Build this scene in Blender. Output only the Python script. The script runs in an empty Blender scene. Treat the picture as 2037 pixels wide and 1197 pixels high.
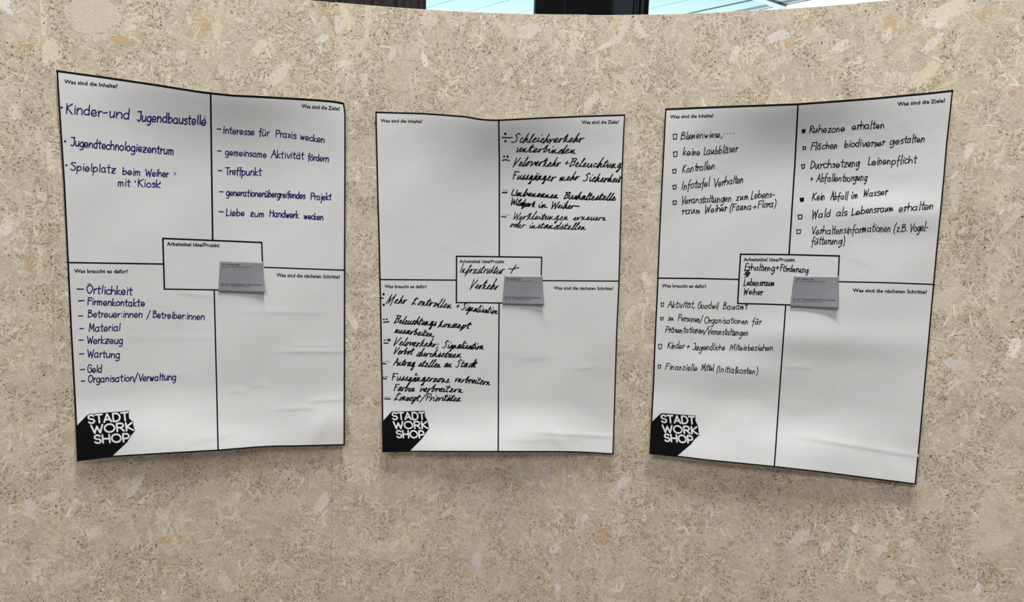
import bpy, math, random
import numpy as np
from mathutils import Matrix, Vector

rng = np.random.default_rng(7)
random.seed(7)
sc = bpy.context.scene
COL = sc.collection

# ------------------------------------------------------------ camera
F, PITCH, ROLL = 1212.08, 0.102823, 0.035196
CAMZ = 1.5
cam_d = bpy.data.cameras.new('camera')
cam_d.sensor_width = 36.0
cam_d.lens = F / 2037.0 * 36.0
cam_d.clip_start = 0.02
cam = bpy.data.objects.new('camera', cam_d)
COL.objects.link(cam)
cam.matrix_world = Matrix.Translation((0, 0, CAMZ)) @ Matrix.Rotation(math.pi/2 - PITCH, 4, 'X') @ Matrix.Rotation(ROLL, 4, 'Z')
sc.camera = cam

# ------------------------------------------------------------ world, exposure, lamps
sc.view_settings.view_transform = 'Standard'
sc.view_settings.look = 'None'
sc.view_settings.gamma = 1.0
sc.view_settings.use_curve_mapping = False
sc.view_settings.exposure = 0.0
w = bpy.data.worlds.new('world'); sc.world = w
w.use_nodes = True
w.node_tree.nodes['Background'].inputs[0].default_value = (0.86, 0.93, 1.0, 1)
w.node_tree.nodes['Background'].inputs[1].default_value = 0.30

DIR = np.array([math.cos(math.radians(39)), -math.sin(math.radians(39))])   # run of ceiling boards and lamps
NRM = np.array([math.sin(math.radians(39)), math.cos(math.radians(39))])
HC = 4.5                 # ceiling height above the camera
K = HC/1.35
CEIL = CAMZ + HC


def area(name, loc, size, power, color, rot=(0, 0, 0)):
    l = bpy.data.lights.new(name, 'AREA')
    l.shape = 'RECTANGLE'; l.size, l.size_y = size
    l.energy = power; l.color = color
    o = bpy.data.objects.new(name, l); COL.objects.link(o)
    o.location = loc; o.rotation_euler = rot
    return o


def strip_lamp(off, along, length, power, color, width=0.16):
    p = NRM*off + DIR*along
    area('unseen_strip_light', (p[0], p[1], CEIL - 0.075), (length, width), power, color, (0, 0, math.radians(-39)))


strip_lamp(0.46, -0.10, 2.2, 390, (1.0, 0.965, 0.91), 0.3)
strip_lamp(-4.5, 0.5, 5.0, 310, (1.0, 0.98, 0.96), 0.3)  # unseen fill behind the camera, added to brighten the lower wall
# daylight from the window band behind the curved wall, reaching the ceiling
area('window_daylight', (1.5, 15.5, 4.2), (12.0, 3.0), 590, (0.70, 0.93, 1.0), (math.radians(-112), 0, 0))


# ------------------------------------------------------------ materials
def s2l(c):
    c = np.asarray(c, float)/255.0
    return np.where(c <= 0.04045, c/12.92, ((c+0.055)/1.055)**2.4)


def mat(name, rgb, rough=0.6, noise=0.0, scale=40.0, bump=0.0, spec=0.5, emit=None, bscale=None, metal=0.0, sheer=None):
    m = bpy.data.materials.new(name); m.use_nodes = True
    nt = m.node_tree; b = nt.nodes['Principled BSDF']
    c = tuple(s2l(rgb)) + (1.0,)
    b.inputs['Base Color'].default_value = c
    b.inputs['Roughness'].default_value = rough
    b.inputs['Specular IOR Level'].default_value = spec
    b.inputs['Metallic'].default_value = metal
    tc = nt.nodes.new('ShaderNodeTexCoord')
    if noise:
        n = nt.nodes.new('ShaderNodeTexNoise'); n.inputs['Scale'].default_value = scale
        n.inputs['Detail'].default_value = 5
        nt.links.new(tc.outputs['Object'], n.inputs['Vector'])
        r = nt.nodes.new('ShaderNodeValToRGB')
        r.color_ramp.elements[0].position = 0.3; r.color_ramp.elements[1].position = 0.7
        r.color_ramp.elements[0].color = tuple(x*(1-noise) for x in c[:3])+(1,)
        r.color_ramp.elements[1].color = tuple(min(1, x*(1+noise)) for x in c[:3])+(1,)
        nt.links.new(n.outputs['Fac'], r.inputs['Fac'])
        nt.links.new(r.outputs['Color'], b.inputs['Base Color'])
    if bump:
        n2 = nt.nodes.new('ShaderNodeTexNoise'); n2.inputs['Scale'].default_value = bscale or scale*4
        n2.inputs['Detail'].default_value = 4
        nt.links.new(tc.outputs['Object'], n2.inputs['Vector'])
        bp = nt.nodes.new('ShaderNodeBump'); bp.inputs['Strength'].default_value = bump
        bp.inputs['Distance'].default_value = 0.002
        nt.links.new(n2.outputs['Fac'], bp.inputs['Height'])
        nt.links.new(bp.outputs['Normal'], b.inputs['Normal'])
    if emit:
        b.inputs['Emission Color'].default_value = tuple(s2l(emit[0]))+(1,)
        b.inputs['Emission Strength'].default_value = emit[1]
    return m


M_PANEL = mat('strand_board_base', (194, 184, 166), 0.7, 0.16, 55.0, 0.3)
M_EDGE = mat('pale_board_edge', (228, 214, 194), 0.7, 0.1, 90.0)
M_PAPER = mat('poster_paper', (208, 210, 213), 0.42, 0.012, 18.0, 0.12, 0.35, bscale=60)
M_PRINT = mat('black_print', (9, 10, 14), 0.45, 0.05, 30.0, spec=0.12)
M_BLUE = mat('blue_marker_ink', (8, 16, 100), 0.5, 0.12, 120.0, spec=0.15)
M_BLACK = mat('black_marker_ink', (8, 8, 11), 0.5, 0.12, 120.0, spec=0.12)
M_SMUDGE = mat('faded_blue_ink', (128, 130, 160), 0.6, 0.1, 200.0)
M_WHITE = mat('white_print', (214, 216, 219), 0.42, 0.01, 30.0)
M_CARD = mat('grey_card', (129, 131, 139), 0.5, 0.02, 25.0, 0.1)
M_CARDTXT = mat('dark_grey_print', (58, 59, 66), 0.5, 0.03, 25.0)
M_CEIL = mat('painted_ceiling_board', (206, 226, 228), 0.5, 0.01, 3.0)
M_JOINT = mat('shadow_gap', (70, 88, 94), 0.7, 0.05, 5.0)
M_DARK = mat('dark_trim', (20, 24, 30), 0.5, 0.1, 20.0)
M_COLUMN = mat('black_column_cladding', (3, 3, 4), 0.6, 0.1, 8.0, spec=0.05)
M_MULL = mat('dark_steel_frame', (17, 27, 36), 0.4, 0.1, 12.0, spec=0.2)
M_CURT = mat('dark_curtain_cloth', (44, 41, 39), 0.9, 0.25, 60.0, spec=0.1)
M_FLOOR = mat('grey_floor', (120, 112, 104), 0.6, 0.15, 6.0, 0.1)
M_FARWALL = mat('far_wall_paint', (150, 150, 150), 0.8, 0.05, 2.0)
M_LAMP = mat('lamp_diffuser', (240, 244, 255), 0.4, emit=((245, 248, 255), 6.0))
M_HOUSING = mat('lamp_housing', (215, 215, 232), 0.4, 0.02, 10.0)

# strand material: colour comes from the attribute of every single flake
M_STRAND = bpy.data.materials.new('wood_strands'); M_STRAND.use_nodes = True
_nt = M_STRAND.node_tree; _b = _nt.nodes['Principled BSDF']
_a = _nt.nodes.new('ShaderNodeAttribute'); _a.attribute_name = 'strand_colour'
_tc = _nt.nodes.new('ShaderNodeTexCoord')
_n = _nt.nodes.new('ShaderNodeTexNoise'); _n.inputs['Scale'].default_value = 260; _n.inputs['Detail'].default_value = 3
_nt.links.new(_tc.outputs['Object'], _n.inputs['Vector'])
_mr = _nt.nodes.new('ShaderNodeMapRange'); _mr.inputs[1].default_value = 0.3; _mr.inputs[2].default_value = 0.7
_mr.inputs[3].default_value = 0.88; _mr.inputs[4].default_value = 1.10
_nt.links.new(_n.outputs['Fac'], _mr.inputs[0])
_vm = _nt.nodes.new('ShaderNodeVectorMath'); _vm.operation = 'SCALE'
_nt.links.new(_a.outputs['Color'], _vm.inputs[0]); _nt.links.new(_mr.outputs[0], _vm.inputs['Scale'])
_nt.links.new(_vm.outputs[0], _b.inputs['Base Color'])
_b.inputs['Roughness'].default_value = 0.6
_b.inputs['Specular IOR Level'].default_value = 0.3


# ------------------------------------------------------------ helpers
def link(name, me, m, parent=None, smooth=False):
    if m is not None and len(me.materials) == 0:
        me.materials.append(m)
    o = bpy.data.objects.new(name, me); COL.objects.link(o)
    if parent is not None:
        o.parent = parent
    if smooth:
        me.polygons.foreach_set('use_smooth', [True]*len(me.polygons))
    return o


def mesh(name, verts, faces):
    me = bpy.data.meshes.new(name)
    me.from_pydata([tuple(map(float, v)) for v in verts], [], [tuple(map(int, f)) for f in faces])
    me.update()
    return me


def box(name, x0, x1, y0, y1, z0, z1, m, parent=None):
    v = [(x0, y0, z0), (x1, y0, z0), (x1, y1, z0), (x0, y1, z0), (x0, y0, z1), (x1, y0, z1), (x1, y1, z1), (x0, y1, z1)]
    f = [(0, 3, 2, 1), (4, 5, 6, 7), (0, 1, 5, 4), (1, 2, 6, 5), (2, 3, 7, 6), (3, 0, 4, 7)]
    return link(name, mesh(name, v, f), m, parent)


def obox(name, o0, o1, a0, a1, z0, z1, m, parent=None):
    """box laid along the ceiling run: o = across, a = along"""
    c = [NRM*o + DIR*a for o, a in ((o0, a0), (o0, a1), (o1, a1), (o1, a0))]
    v = [(p[0], p[1], z) for z in (z0, z1) for p in c]
    f = [(0, 1, 2, 3), (7, 6, 5, 4), (0, 4, 5, 1), (1, 5, 6, 2), (2, 6, 7, 3), (3, 7, 4, 0)]
    return link(name, mesh(name, v, f), m, parent)


def empty(name, loc=(0, 0, 0)):
    o = bpy.data.objects.new(name, None); COL.objects.link(o)
    o.location = loc
    o.empty_display_size = 0.1
    return o


def tag(o, label=None, cat=None, group=None, kind=None):
    if label: o['label'] = label
    if cat: o['category'] = cat
    if group: o['group'] = group
    if kind: o['kind'] = kind
    return o


# the curved wall: a cylinder standing upright
R, CX, CY = 2.33404, -0.055953, -0.804051
TOPZ = CAMZ + 0.53594


def wall_pt(s, z, h=0.0):
    """arc length s, height z, distance h in front of the board -> world xyz"""
    th = np.asarray(s)/R
    r = R - np.asarray(h)
    return np.stack([CX + r*np.sin(th), CY + r*np.cos(th), np.broadcast_to(z, th.shape)], -1)


def on_wall(px, py, h=0.0):
    """place on the wall (arc length s, height z) measured from the photograph"""
    x = np.asarray(px, float) - 1018.5; y = np.asarray(py, float) - 598.5
    c, s = math.cos(ROLL), math.sin(ROLL)
    x, y = c*x + s*y, -s*x + c*y
    dx = x/F; dy = -y/F
    D = np.stack([dx, math.cos(PITCH) + dy*math.sin(PITCH), dy*math.cos(PITCH) - math.sin(PITCH)], -1)
    A = D[..., 0]**2 + D[..., 1]**2
    B = -(D[..., 0]*CX + D[..., 1]*CY)
    C = CX*CX + CY*CY - (R - h)**2
    t = (-B + np.sqrt(B*B - A*C))/A
    P = D*t[..., None]
    return np.arctan2(P[..., 0] - CX, P[..., 1] - CY)*R, P[..., 2] + CAMZ


def put(px, py, h):
    s, z = on_wall(px, py, h)
    return wall_pt(s, z, h)


# ------------------------------------------------------------ structure
box('floor', -14, 14, -14, 18, -0.05, 0.0, M_FLOOR)['kind'] = 'structure'

ceiling = empty('ceiling', (0, 0, CEIL)); ceiling['kind'] = 'structure'


def under(o):
    o.parent = ceiling; o.location = (0, 0, -CEIL)
    return o


PW = 0.185*K
OFF = [(2.594 + 0.185*k)*K for k in range(-30, 6)]
plank_me = None
for o0 in OFF:
    ob = obox('plank', 0.006, PW - 0.006, -17, 20, CEIL, CEIL + 0.02, M_CEIL) if plank_me is None else None
    if ob is None:
        ob = bpy.data.objects.new('plank', plank_me); COL.objects.link(ob)
    plank_me = ob.data
    ob.parent = ceiling
    ob.location = (NRM[0]*o0, NRM[1]*o0, -CEIL)
for k in range(9):
    o0 = (4.16 + 0.185*k)*K
    ob = bpy.data.objects.new('plank', plank_me); COL.objects.link(ob)
    ob.parent = ceiling; ob.location = (NRM[0]*o0, NRM[1]*o0, -CEIL)
under(obox('backing_board', -4.6*K, 5.9*K, -17, 20, CEIL + 0.021, CEIL + 0.04, M_JOINT))
under(obox('slot_trim', 3.522*K, 3.535*K, -17, 20, CEIL - 0.004, CEIL + 0.02, M_JOINT))
under(obox('slot_trim', 3.635*K, 3.672*K, -17, 20, CEIL - 0.002, CEIL + 0.02, M_DARK))

# long recessed lamp beyond the wall
lamp = empty('recessed_ceiling_lamp', tuple(NRM*3.9*K + DIR*0.5*K) + (CEIL,))
tag(lamp, 'long glowing white strip lamp in the ceiling above the right part of the curved wall', 'lamp')
for nm, a, b_, z0, z1, mm in (('housing', 3.69*K, 4.14*K, CEIL + 0.0, CEIL + 0.02, M_HOUSING), ('diffuser', 3.715*K, 4.10*K, CEIL - 0.012, CEIL - 0.001, M_LAMP)):
    o = obox(nm, a, b_, -1.3*K, 2.6*K, z0, z1, mm, lamp); o.matrix_parent_inverse = Matrix.Translation(-Vector(lamp.location))
# pale cross rail under the ceiling
P0, P1 = np.array([0.79, 3.19])*K, np.array([1.485, 3.602])*K
dv = (P1-P0)/np.linalg.norm(P1-P0); nv = np.array([-dv[1], dv[0]])*0.07
vs = []
for z in (CEIL - 0.03, CEIL - 0.001):
    for q in (P0-nv, P1-nv, P1+nv, P0+nv):
        vs.append((q[0], q[1], z))
rail = link('cross_rail', mesh('cross_rail', vs, [(3, 2, 1, 0), (4, 5, 6, 7), (0, 1, 5, 4), (1, 2, 6, 5), (2, 3, 7, 6), (3, 0, 4, 7)]), M_HOUSING)
tag(rail, 'short pale lilac rail crossing the ceiling beside the glowing strip lamp', 'rail')

# room shell seen from the side only
box('wall_far', -14, 14, 17.8, 18.0, 0, CEIL + 0.05, M_FARWALL)['kind'] = 'structure'

# ------------------------------------------------------------ curved wall of boards
wall = empty('wall_back', (0.0, R + CY, 0.0)); wall['kind'] = 'structure'
WINV = Matrix.Translation(-Vector(wall.location))
SEAMS = [-2.170, -1.576, -0.9815, -0.3880, 0.2134, 0.8030, 1.397, 1.991]
GAP = 0.00012
TH = 0.018


def arc_slab(name, s0, s1, z0, z1, h0, h1, m, parent, n=20):
    """h0 = front distance in front of nominal surface, h1 = back"""
    ss = np.linspace(s0, s1, n+1)
    v = np.concatenate([wall_pt(ss, z0, h0), wall_pt(ss, z1, h0), wall_pt(ss, z1, h1), wall_pt(ss, z0, h1)])
    N = n+1; f = []
    for i in range(n):
        for a in range(4):
            b2 = (a+1) % 4
            f.append((a*N+i, a*N+i+1, b2*N+i+1, b2*N+i))
    f.append((0, N, 2*N, 3*N)); f.append((N-1, 4*N-1, 3*N-1, 2*N-1))
    o = link(name, mesh(name, v, f), m, parent)
    o.matrix_parent_inverse = WINV
    return o


# palette (as diffuse colour)
GAIN = 1.0


def pal(*c):
    a = s2l(c); g = a.mean()
    a = np.array([a[0]*1.055, a[1]*1.085, a[2]*1.16])
    return a*GAIN


class Flakes:
    def __init__(self):
        self.v, self.n, self.c, self.l, self.nv = [], [], [], [], 0

    def add(self, s, z, L, Wd, ang, col, lift, k=6, jit=0.12, bend=0.0, smin=None, smax=None, zmax=TOPZ):
        n = len(s)
        if n == 0: return
        if k == 4:
            T = np.array([(-.5, .05), (-.2, .45), (.2, .5), (.5, .0), (.22, -.4), (-.22, -.5)])
        elif k == 6:
            T = np.array([(-.5, 0), (-.32, .5), (.3, .46), (.5, 0), (.33, -.5), (-.3, -.46)])
        else:
            t = np.linspace(math.pi, -math.pi, k, endpoint=False)
            T = np.stack([0.5*np.sign(np.cos(t))*np.abs(np.cos(t))**.7, .5*np.sign(np.sin(t))*np.abs(np.sin(t))**.7], -1)
        P = np.broadcast_to(T, (n, len(T), 2)) + rng.normal(0, jit, (n, len(T), 2))*np.array([0.55, 1.0])
        a = P[..., 0]*L[:, None]; b = P[..., 1]*Wd[:, None] + (P[..., 0]**2)*(bend*L*np.clip(rng.normal(0, 1, n), -1.4, 1.4))[:, None]
        ca, sa = np.cos(ang)[:, None], np.sin(ang)[:, None]
        S = s[:, None] + a*ca - b*sa; Z = z[:, None] + a*sa + b*ca
        S = np.clip(S, smin, smax); Z = np.clip(Z, 0.02, zmax)
        m = len(T)
        a1 = (NT1(s, z)-.5)*.18 + (NT2(s, z)-.5)*.10
        a2 = (NT3(s, z)-.5)*.10
        col = col*np.stack([1+a1+a2*.5, 1+a1, 1+a1-a2], -1)
        base = self.nv + np.arange(n)[:, None]*m
        self.nv += n*m
        self.v.append(wall_pt(S, Z, np.broadcast_to(lift[:, None]*0.13, S.shape)).reshape(-1, 3))
        self.c.append(np.repeat(col, m, 0))
        for fc in ([[0, 1, 5], [1, 2, 4, 5], [2, 3, 4]] if k == 4 else [list(range(m))]):
            self.l.append((base + np.array(fc)[None]).ravel()); self.n.append(np.full(n, len(fc)))

    def build(self, name, parent):
        v = np.concatenate(self.v); n = np.concatenate(self.n); c = np.concatenate(self.c)
        me = bpy.data.meshes.new(name)
        me.vertices.add(len(v)); me.vertices.foreach_set('co', v.astype(np.float32).ravel())
        li = np.concatenate(self.l).astype(np.int32)
        me.loops.add(len(li)); me.loops.foreach_set('vertex_index', li)
        me.polygons.add(len(n))
        me.polygons.foreach_set('loop_start', np.concatenate([[0], np.cumsum(n)[:-1]]).astype(np.int32))
        me.update(calc_edges=True)
        at = me.attributes.new('strand_colour', 'FLOAT_COLOR', 'POINT')
        at.data.foreach_set('color', np.concatenate([c, np.ones((len(c), 1))], 1).astype(np.float32).ravel())
        o = link(name, me, M_STRAND, parent)
        o.matrix_parent_inverse = WINV
        o['kind'] = 'stuff'
        return o


class VNoise:
    """smooth value noise on the board, used to cluster chips"""
    def __init__(self, cell):
        self.cell = cell; self.g = rng.random((256, 256))

    def __call__(self, s, z):
        x = (s+5)/self.cell; y = z/self.cell
        i = np.floor(x).astype(int); j = np.floor(y).astype(int)
        fx = x-i; fy = y-j
        fx = fx*fx*(3-2*fx); fy = fy*fy*(3-2*fy)
        g = lambda a, b: self.g[a % 256, b % 256]
        return (g(i, j)*(1-fx)*(1-fy) + g(i+1, j)*fx*(1-fy) + g(i, j+1)*(1-fx)*fy + g(i+1, j+1)*fx*fy)


N1, N2, N3 = VNoise(0.045), VNoise(0.016), VNoise(0.11)
NT1, NT2, NT3 = VNoise(0.05), VNoise(0.018), VNoise(0.06)
ZLO = 0.30
TAN = [(202, 186, 161), (196, 180, 154), (206, 191, 168), (191, 175, 151), (203, 186, 164), (198, 186, 165)]
PALE = [(213, 199, 176), (208, 195, 173), (206, 193, 172), (217, 204, 182)]
COOL = [(212, 209, 200), (206, 205, 197), (218, 216, 209)]
OCHRE = [(190, 166, 132), (184, 160, 126), (195, 172, 140), (188, 160, 128)]
BROWN = [(128, 108, 84), (114, 96, 74), (142, 121, 95), (102, 86, 67), (150, 129, 103)]
DARK = [(70, 56, 42), (54, 44, 34), (84, 68, 50)]


def pick(lst, n, var=0.05):
    a = np.array([pal(*c) for c in lst])[rng.integers(0, len(lst), n)]
    return np.clip(a*(1 + rng.normal(0, var, (n, 1))), 0.01, 0.95)


def scatter(dens, s0, s1, mask=None):
    A = (s1-s0)*(TOPZ-ZLO); n = int(dens*A)
    s = rng.uniform(s0, s1, n); z = rng.uniform(ZLO, TOPZ, n)
    if mask is not None:
        k = mask(s, z) > rng.random(n)
        s, z = s[k], z[k]
    return s, z


# large pale shavings measured in the photograph: x, y, length, width (px), angle (deg, up from +x), tone
HAND = [(12, 14, 24, 12, 100, 3), (90, 110, 55, 22, 55, 2), (185, 30, 70, 40, 15, 1), (80, 35, 60, 12, 95, 2), (672, 45, 30, 22, 80, 3), (690, 35, 50, 9, -70, 2),
        (363, 112, 20, 9, 90, 3), (432, 62, 30, 11, 90, 2), (515, 95, 35, 12, 55, 2), (640, 78, 25, 10, 35, 3), (555, 150, 50, 16, 50, 2), (733, 45, 55, 8, 92, 1),
        (850, 35, 30, 18, 60, 3), (862, 20, 60, 14, 85, 1), (1000, 55, 45, 10, -48, 2), (1050, 62, 40, 18, 20, 3), (1060, 95, 20, 18, 80, 2), (1140, 80, 55, 12, 85, 1),
        (1235, 60, 60, 14, 65, 2), (1275, 62, 32, 10, -50, 3), (1205, 90, 34, 7, 25, 3), (1172, 205, 45, 14, 50, 2), (1550, 72, 34, 14, 15, 3), (1462, 110, 30, 10, 75, 3),
        (1765, 70, 28, 10, 80, 3), (1880, 25, 60, 20, 25, 2), (1872, 38, 30, 18, 90, 3), (1856, 85, 36, 12, 45, 3), (1908, 80, 40, 9, 80, 2), (1840, 150, 50, 16, 50, 2),
        (1672, 90, 26, 9, 35, 3), (1540, 130, 40, 11, 45, 2), (845, 118, 26, 9, -70, 3), (725, 160, 24, 8, 85, 3), (780, 108, 26, 9, 80, 3), (680, 127, 28, 10, 15, 3),
        (270, 965, 50, 13, 60, 3), (327, 1029, 14, 11, 80, 3), (640, 1000, 42, 14, 60, 3), (950, 1115, 28, 18, 75, 3), (472, 988, 18, 7, 90, 3), (860, 990, 30, 9, 35, 2),
        (890, 1018, 26, 8, 40, 3), (185, 1060, 30, 14, 45, 2), (60, 1005, 26, 11, 95, 3), (450, 1160, 40, 14, -70, 2), (5, 1070, 28, 12, 90, 2), (112, 985, 44, 10, 15, 2),
        (1235, 963, 44, 14, 50, 3), (1163, 1030, 18, 9, 40, 3), (1105, 1092, 24, 14, 35, 3), (1108, 1167, 14, 9, -80, 3), (1281, 1030, 14, 8, 90, 3), (1416, 1020, 18, 7, 85, 3),
        (1590, 1070, 44, 16, 52, 3), (1642, 1090, 26, 9, 70, 2), (1702, 1052, 16, 8, 85, 3), (1760, 1165, 32, 20, 75, 3), (1965, 1022, 60, 19, 90, 1), (1975, 1080, 60, 16, 40, 2),
        (1805, 1080, 26, 11, 45, 3), (1754, 1090, 30, 10, 5, 3), (1690, 1110, 90, 7, 82, 2), (1780, 1012, 22, 9, -50, 3), (1736, 990, 30, 8, 88, 2), (1945, 1170, 22, 8, 75, 3),
        (30, 225, 26, 12, 90, 3), (97, 315, 50, 10, 95, 2), (83, 392, 18, 9, 95, 3), (10, 452, 26, 14, 70, 3), (72, 445, 50, 7, 88, 2), (80, 520, 46, 6, 85, 2),
        (1928, 300, 24, 9, 80, 3), (1900, 395, 50, 10, 92, 2), (1885, 590, 50, 20, 40, 2), (1900, 725, 34, 14, 5, 3), (2010, 440, 40, 10, 60, 2), (2018, 690, 30, 12, 80, 3),
        (1265, 300, 24, 9, 60, 2), (1285, 555, 26, 11, -60, 3), (1255, 620, 26, 9, 60, 2), (1278, 640, 60, 7, 90, 2), (1262, 745, 26, 9, 75, 3), (720, 480, 26, 9, 60, 2),
        (703, 640, 30, 10, -60, 2), (712, 350, 20, 8, 80, 3), (725, 800, 26, 9, 50, 2), (1240, 160, 40, 8, -40, 2), (1010, 150, 30, 10, 60, 2), (905, 160, 26, 8, 40, 2)]
HAND_O = [(745, 20, 12, 9, 80), (620, 3, 30, 8, 5), (1225, 45, 30, 12, 70), (1206, 104, 14, 9, 10), (1135, 78, 12, 8, 10), (930, 60, 40, 16, 80), (1060, 75, 14, 12, 0), (1570, 85, 16, 13, 0),
          (770, 95, 22, 14, 80), (1770, 60, 50, 14, 88), (1900, 32, 18, 18, 0), (1962, 25, 16, 9, 0), (405, 58, 30, 14, 60), (240, 80, 36, 20, 0), (285, 50, 20, 12, 0), (285, 1053, 18, 14, 0),
          (236, 1064, 10, 10, 0), (678, 1022, 16, 9, -30), (1105, 955, 34, 22, 80), (1110, 965, 30, 14, 80), (640, 905, 14, 10, 0), (1688, 1140, 60, 16, 85), (1660, 1100, 30, 14, 40),
          (1840, 1040, 20, 8, -60), (1770, 1090, 30, 16, 0), (330, 1075, 20, 12, 0), (320, 1120, 60, 12, 85), (1590, 985, 18, 14, 0), (1544, 1083, 12, 9, 0), (1210, 1050, 14, 10, 0),
          (1200, 1060, 40, 26, 70), (1310, 545, 12, 8, 0), (60, 520, 40, 12, 88), (1945, 655, 14, 9, -40), (1957, 768, 14, 9, -40), (1270, 640, 10, 40, 0), (50, 90, 26, 16, 30)]
_hs, _hz = on_wall(np.array([h[0] for h in HAND], float), np.array([h[1] for h in HAND], float))
_os, _oz = on_wall(np.array([h[0] for h in HAND_O], float), np.array([h[1] for h in HAND_O], float))
PX = 1.0/790.0       # metres per photo pixel on the board

for k in range(len(SEAMS)-1):
    s0, s1 = SEAMS[k]+GAP, SEAMS[k+1]-GAP
    top = TOPZ + (0.0006 if k % 2 else -0.0004)
    panel = arc_slab('panel', s0, s1, 0.0, top, -0.00012, -TH, M_PANEL, wall, 40)
    edge = arc_slab('edge_strip', s0, s1, top, top + 0.0008, -0.0005, -TH + 0.001, M_EDGE, panel)  # thin strip on top of each panel, paler than the board
    edge.matrix_parent_inverse = Matrix.Identity(4)
    fl = Flakes()
    kw = dict(smin=s0, smax=s1, zmax=top)

    def ang(n, spread=None):
        return rng.uniform(0, math.pi, n) if spread is None else rng.normal(math.pi/2, spread, n)

    def lift(n, a, b):
        return rng.uniform(a, b, n)*1e-3
    # broad strands, close in tone to the board
    s, z = scatter(4200, s0, s1); n = len(s)
    fl.add(s, z, rng.uniform(.012, .045, n), rng.uniform(.004, .011, n), ang(n, .9), pick(TAN, n, .05), lift(n, -.45, -.30), 8, .12, .1, **kw)
    # tan spots
    s, z = scatter(420, s0, s1, lambda a, b: (N3(a, b) > .5)*.9); n = len(s)
    fl.add(s, z, rng.uniform(.006, .024, n), rng.uniform(.004, .012, n), ang(n, .8), pick(OCHRE, n, .06), lift(n, -.20, -.10), 8, .14, .05, **kw)
    # pale shavings, partly buried
    s, z = scatter(300, s0, s1); n = len(s)
    fl.add(s, z, rng.uniform(.010, .036, n), rng.uniform(.003, .008, n), ang(n, .8), pick(COOL[1:2] + PALE + TAN[2:3], n, .03), lift(n, -.10, .0), 10, .12, .15, **kw)
    # brown chips in clusters
    s, z = scatter(42000, s0, s1, lambda a, b: np.clip((N1(a, b)*.6 + N2(a, b)*.4 - .33)*2.0, 0, 1)); n = len(s)
    fl.add(s, z, rng.uniform(.003, .011, n), rng.uniform(.0007, .0026, n), ang(n), pick([(166, 147, 119), (156, 136, 109), (176, 157, 130), (148, 128, 101), (170, 147, 116)], n, .07), lift(n, .18, .34), 4, .15, .9, **kw)
    # fine light fibres, many of them curled
    s, z = scatter(32000, s0, s1); n = len(s)
    fl.add(s, z, rng.gamma(2.2, .0027, n)+.0022, rng.uniform(.0007, .0019, n), ang(n), pick(PALE + TAN + TAN, n, .045), lift(n, .2, .42), 4, .12, .9, **kw)
    s, z = scatter(1000, s0, s1); n = len(s)
    fl.add(s, z, rng.uniform(.014, .034, n), rng.uniform(.0014, .0038, n), ang(n, 1.0), pick(PALE, n, .04), lift(n, .3, .46), 6, .08, .3, **kw)
    # dark gaps and flecks
    s, z = scatter(22000, s0, s1, lambda a, b: np.clip((N1(a, b)*.6 + N2(a, b)*.4 - .40)*2.6, 0, 1)); n = len(s)
    fl.add(s, z, rng.uniform(.0022, .0070, n), rng.uniform(.0005, .0017, n), ang(n), pick(BROWN, n, .1), lift(n, .36, .50), 4, .15, 1.2, **kw)
    s, z = scatter(1700, s0, s1, lambda a, b: np.clip((N1(a, b) - .3)*2.5, 0, 1)); n = len(s)
    fl.add(s, z, rng.uniform(.0018, .0060, n), rng.uniform(.0008, .0020, n), ang(n), pick(DARK, n, .1), lift(n, .46, .52), 6, .2, .3, **kw)
    # thin fibres that lie over everything
    s, z = scatter(6500, s0, s1); n = len(s)
    fl.add(s, z, rng.uniform(.005, .018, n), rng.uniform(.0006, .0015, n), ang(n), pick(PALE, n, .05), lift(n, .5, .56), 4, .1, .8, **kw)
    # the measured large ones
    for i, h in enumerate(HAND):
        if s0 < _hs[i] < s1:
            tone = {1: TAN[2:3], 2: PALE[:2], 3: COOL}[h[5]]
            c = pick(tone, 1, .02)
            c = c*.66 + pick(TAN[2:3], 1, .0)*.34
            fl.add(np.array([_hs[i]]), np.array([_hz[i]]), np.array([h[2]*PX*1.12]), np.array([h[3]*PX*1.35]), np.array([math.radians(h[4])]), c*.45 + pick(TAN[2:3], 1, .0)*.55, np.array([.16e-3]), 14, .08, .12, **kw)
            fl.add(np.array([_hs[i]]), np.array([_hz[i]]), np.array([h[2]*PX]), np.array([h[3]*PX*1.05]), np.array([math.radians(h[4])]), c, np.array([.27e-3]), 14, .11, .15, **kw)
    for i, h in enumerate(HAND_O):
        if s0 < _os[i] < s1:
            fl.add(np.array([_os[i]]), np.array([_oz[i]]), np.array([h[2]*PX]), np.array([h[3]*PX]), np.array([math.radians(h[4])]), pick(OCHRE, 1, .05), np.array([.19e-3]), 12, .12, .10, **kw)
    st = fl.build('wood_strands', panel)
    st.matrix_parent_inverse = Matrix.Identity(4)


# ------------------------------------------------------------ background beyond the wall
def at_depth(px, py, Y):
    x = px - 1018.5; y = py - 598.5
    c, s = math.cos(ROLL), math.sin(ROLL)
    x, y = c*x + s*y, -s*x + c*y
    dx = x/F; dy = -y/F
    D = Vector((dx, math.cos(PITCH) + dy*math.sin(PITCH), dy*math.cos(PITCH) - math.sin(PITCH)))
    return D*(Y/D.y) + Vector((0, 0, CAMZ))


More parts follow.
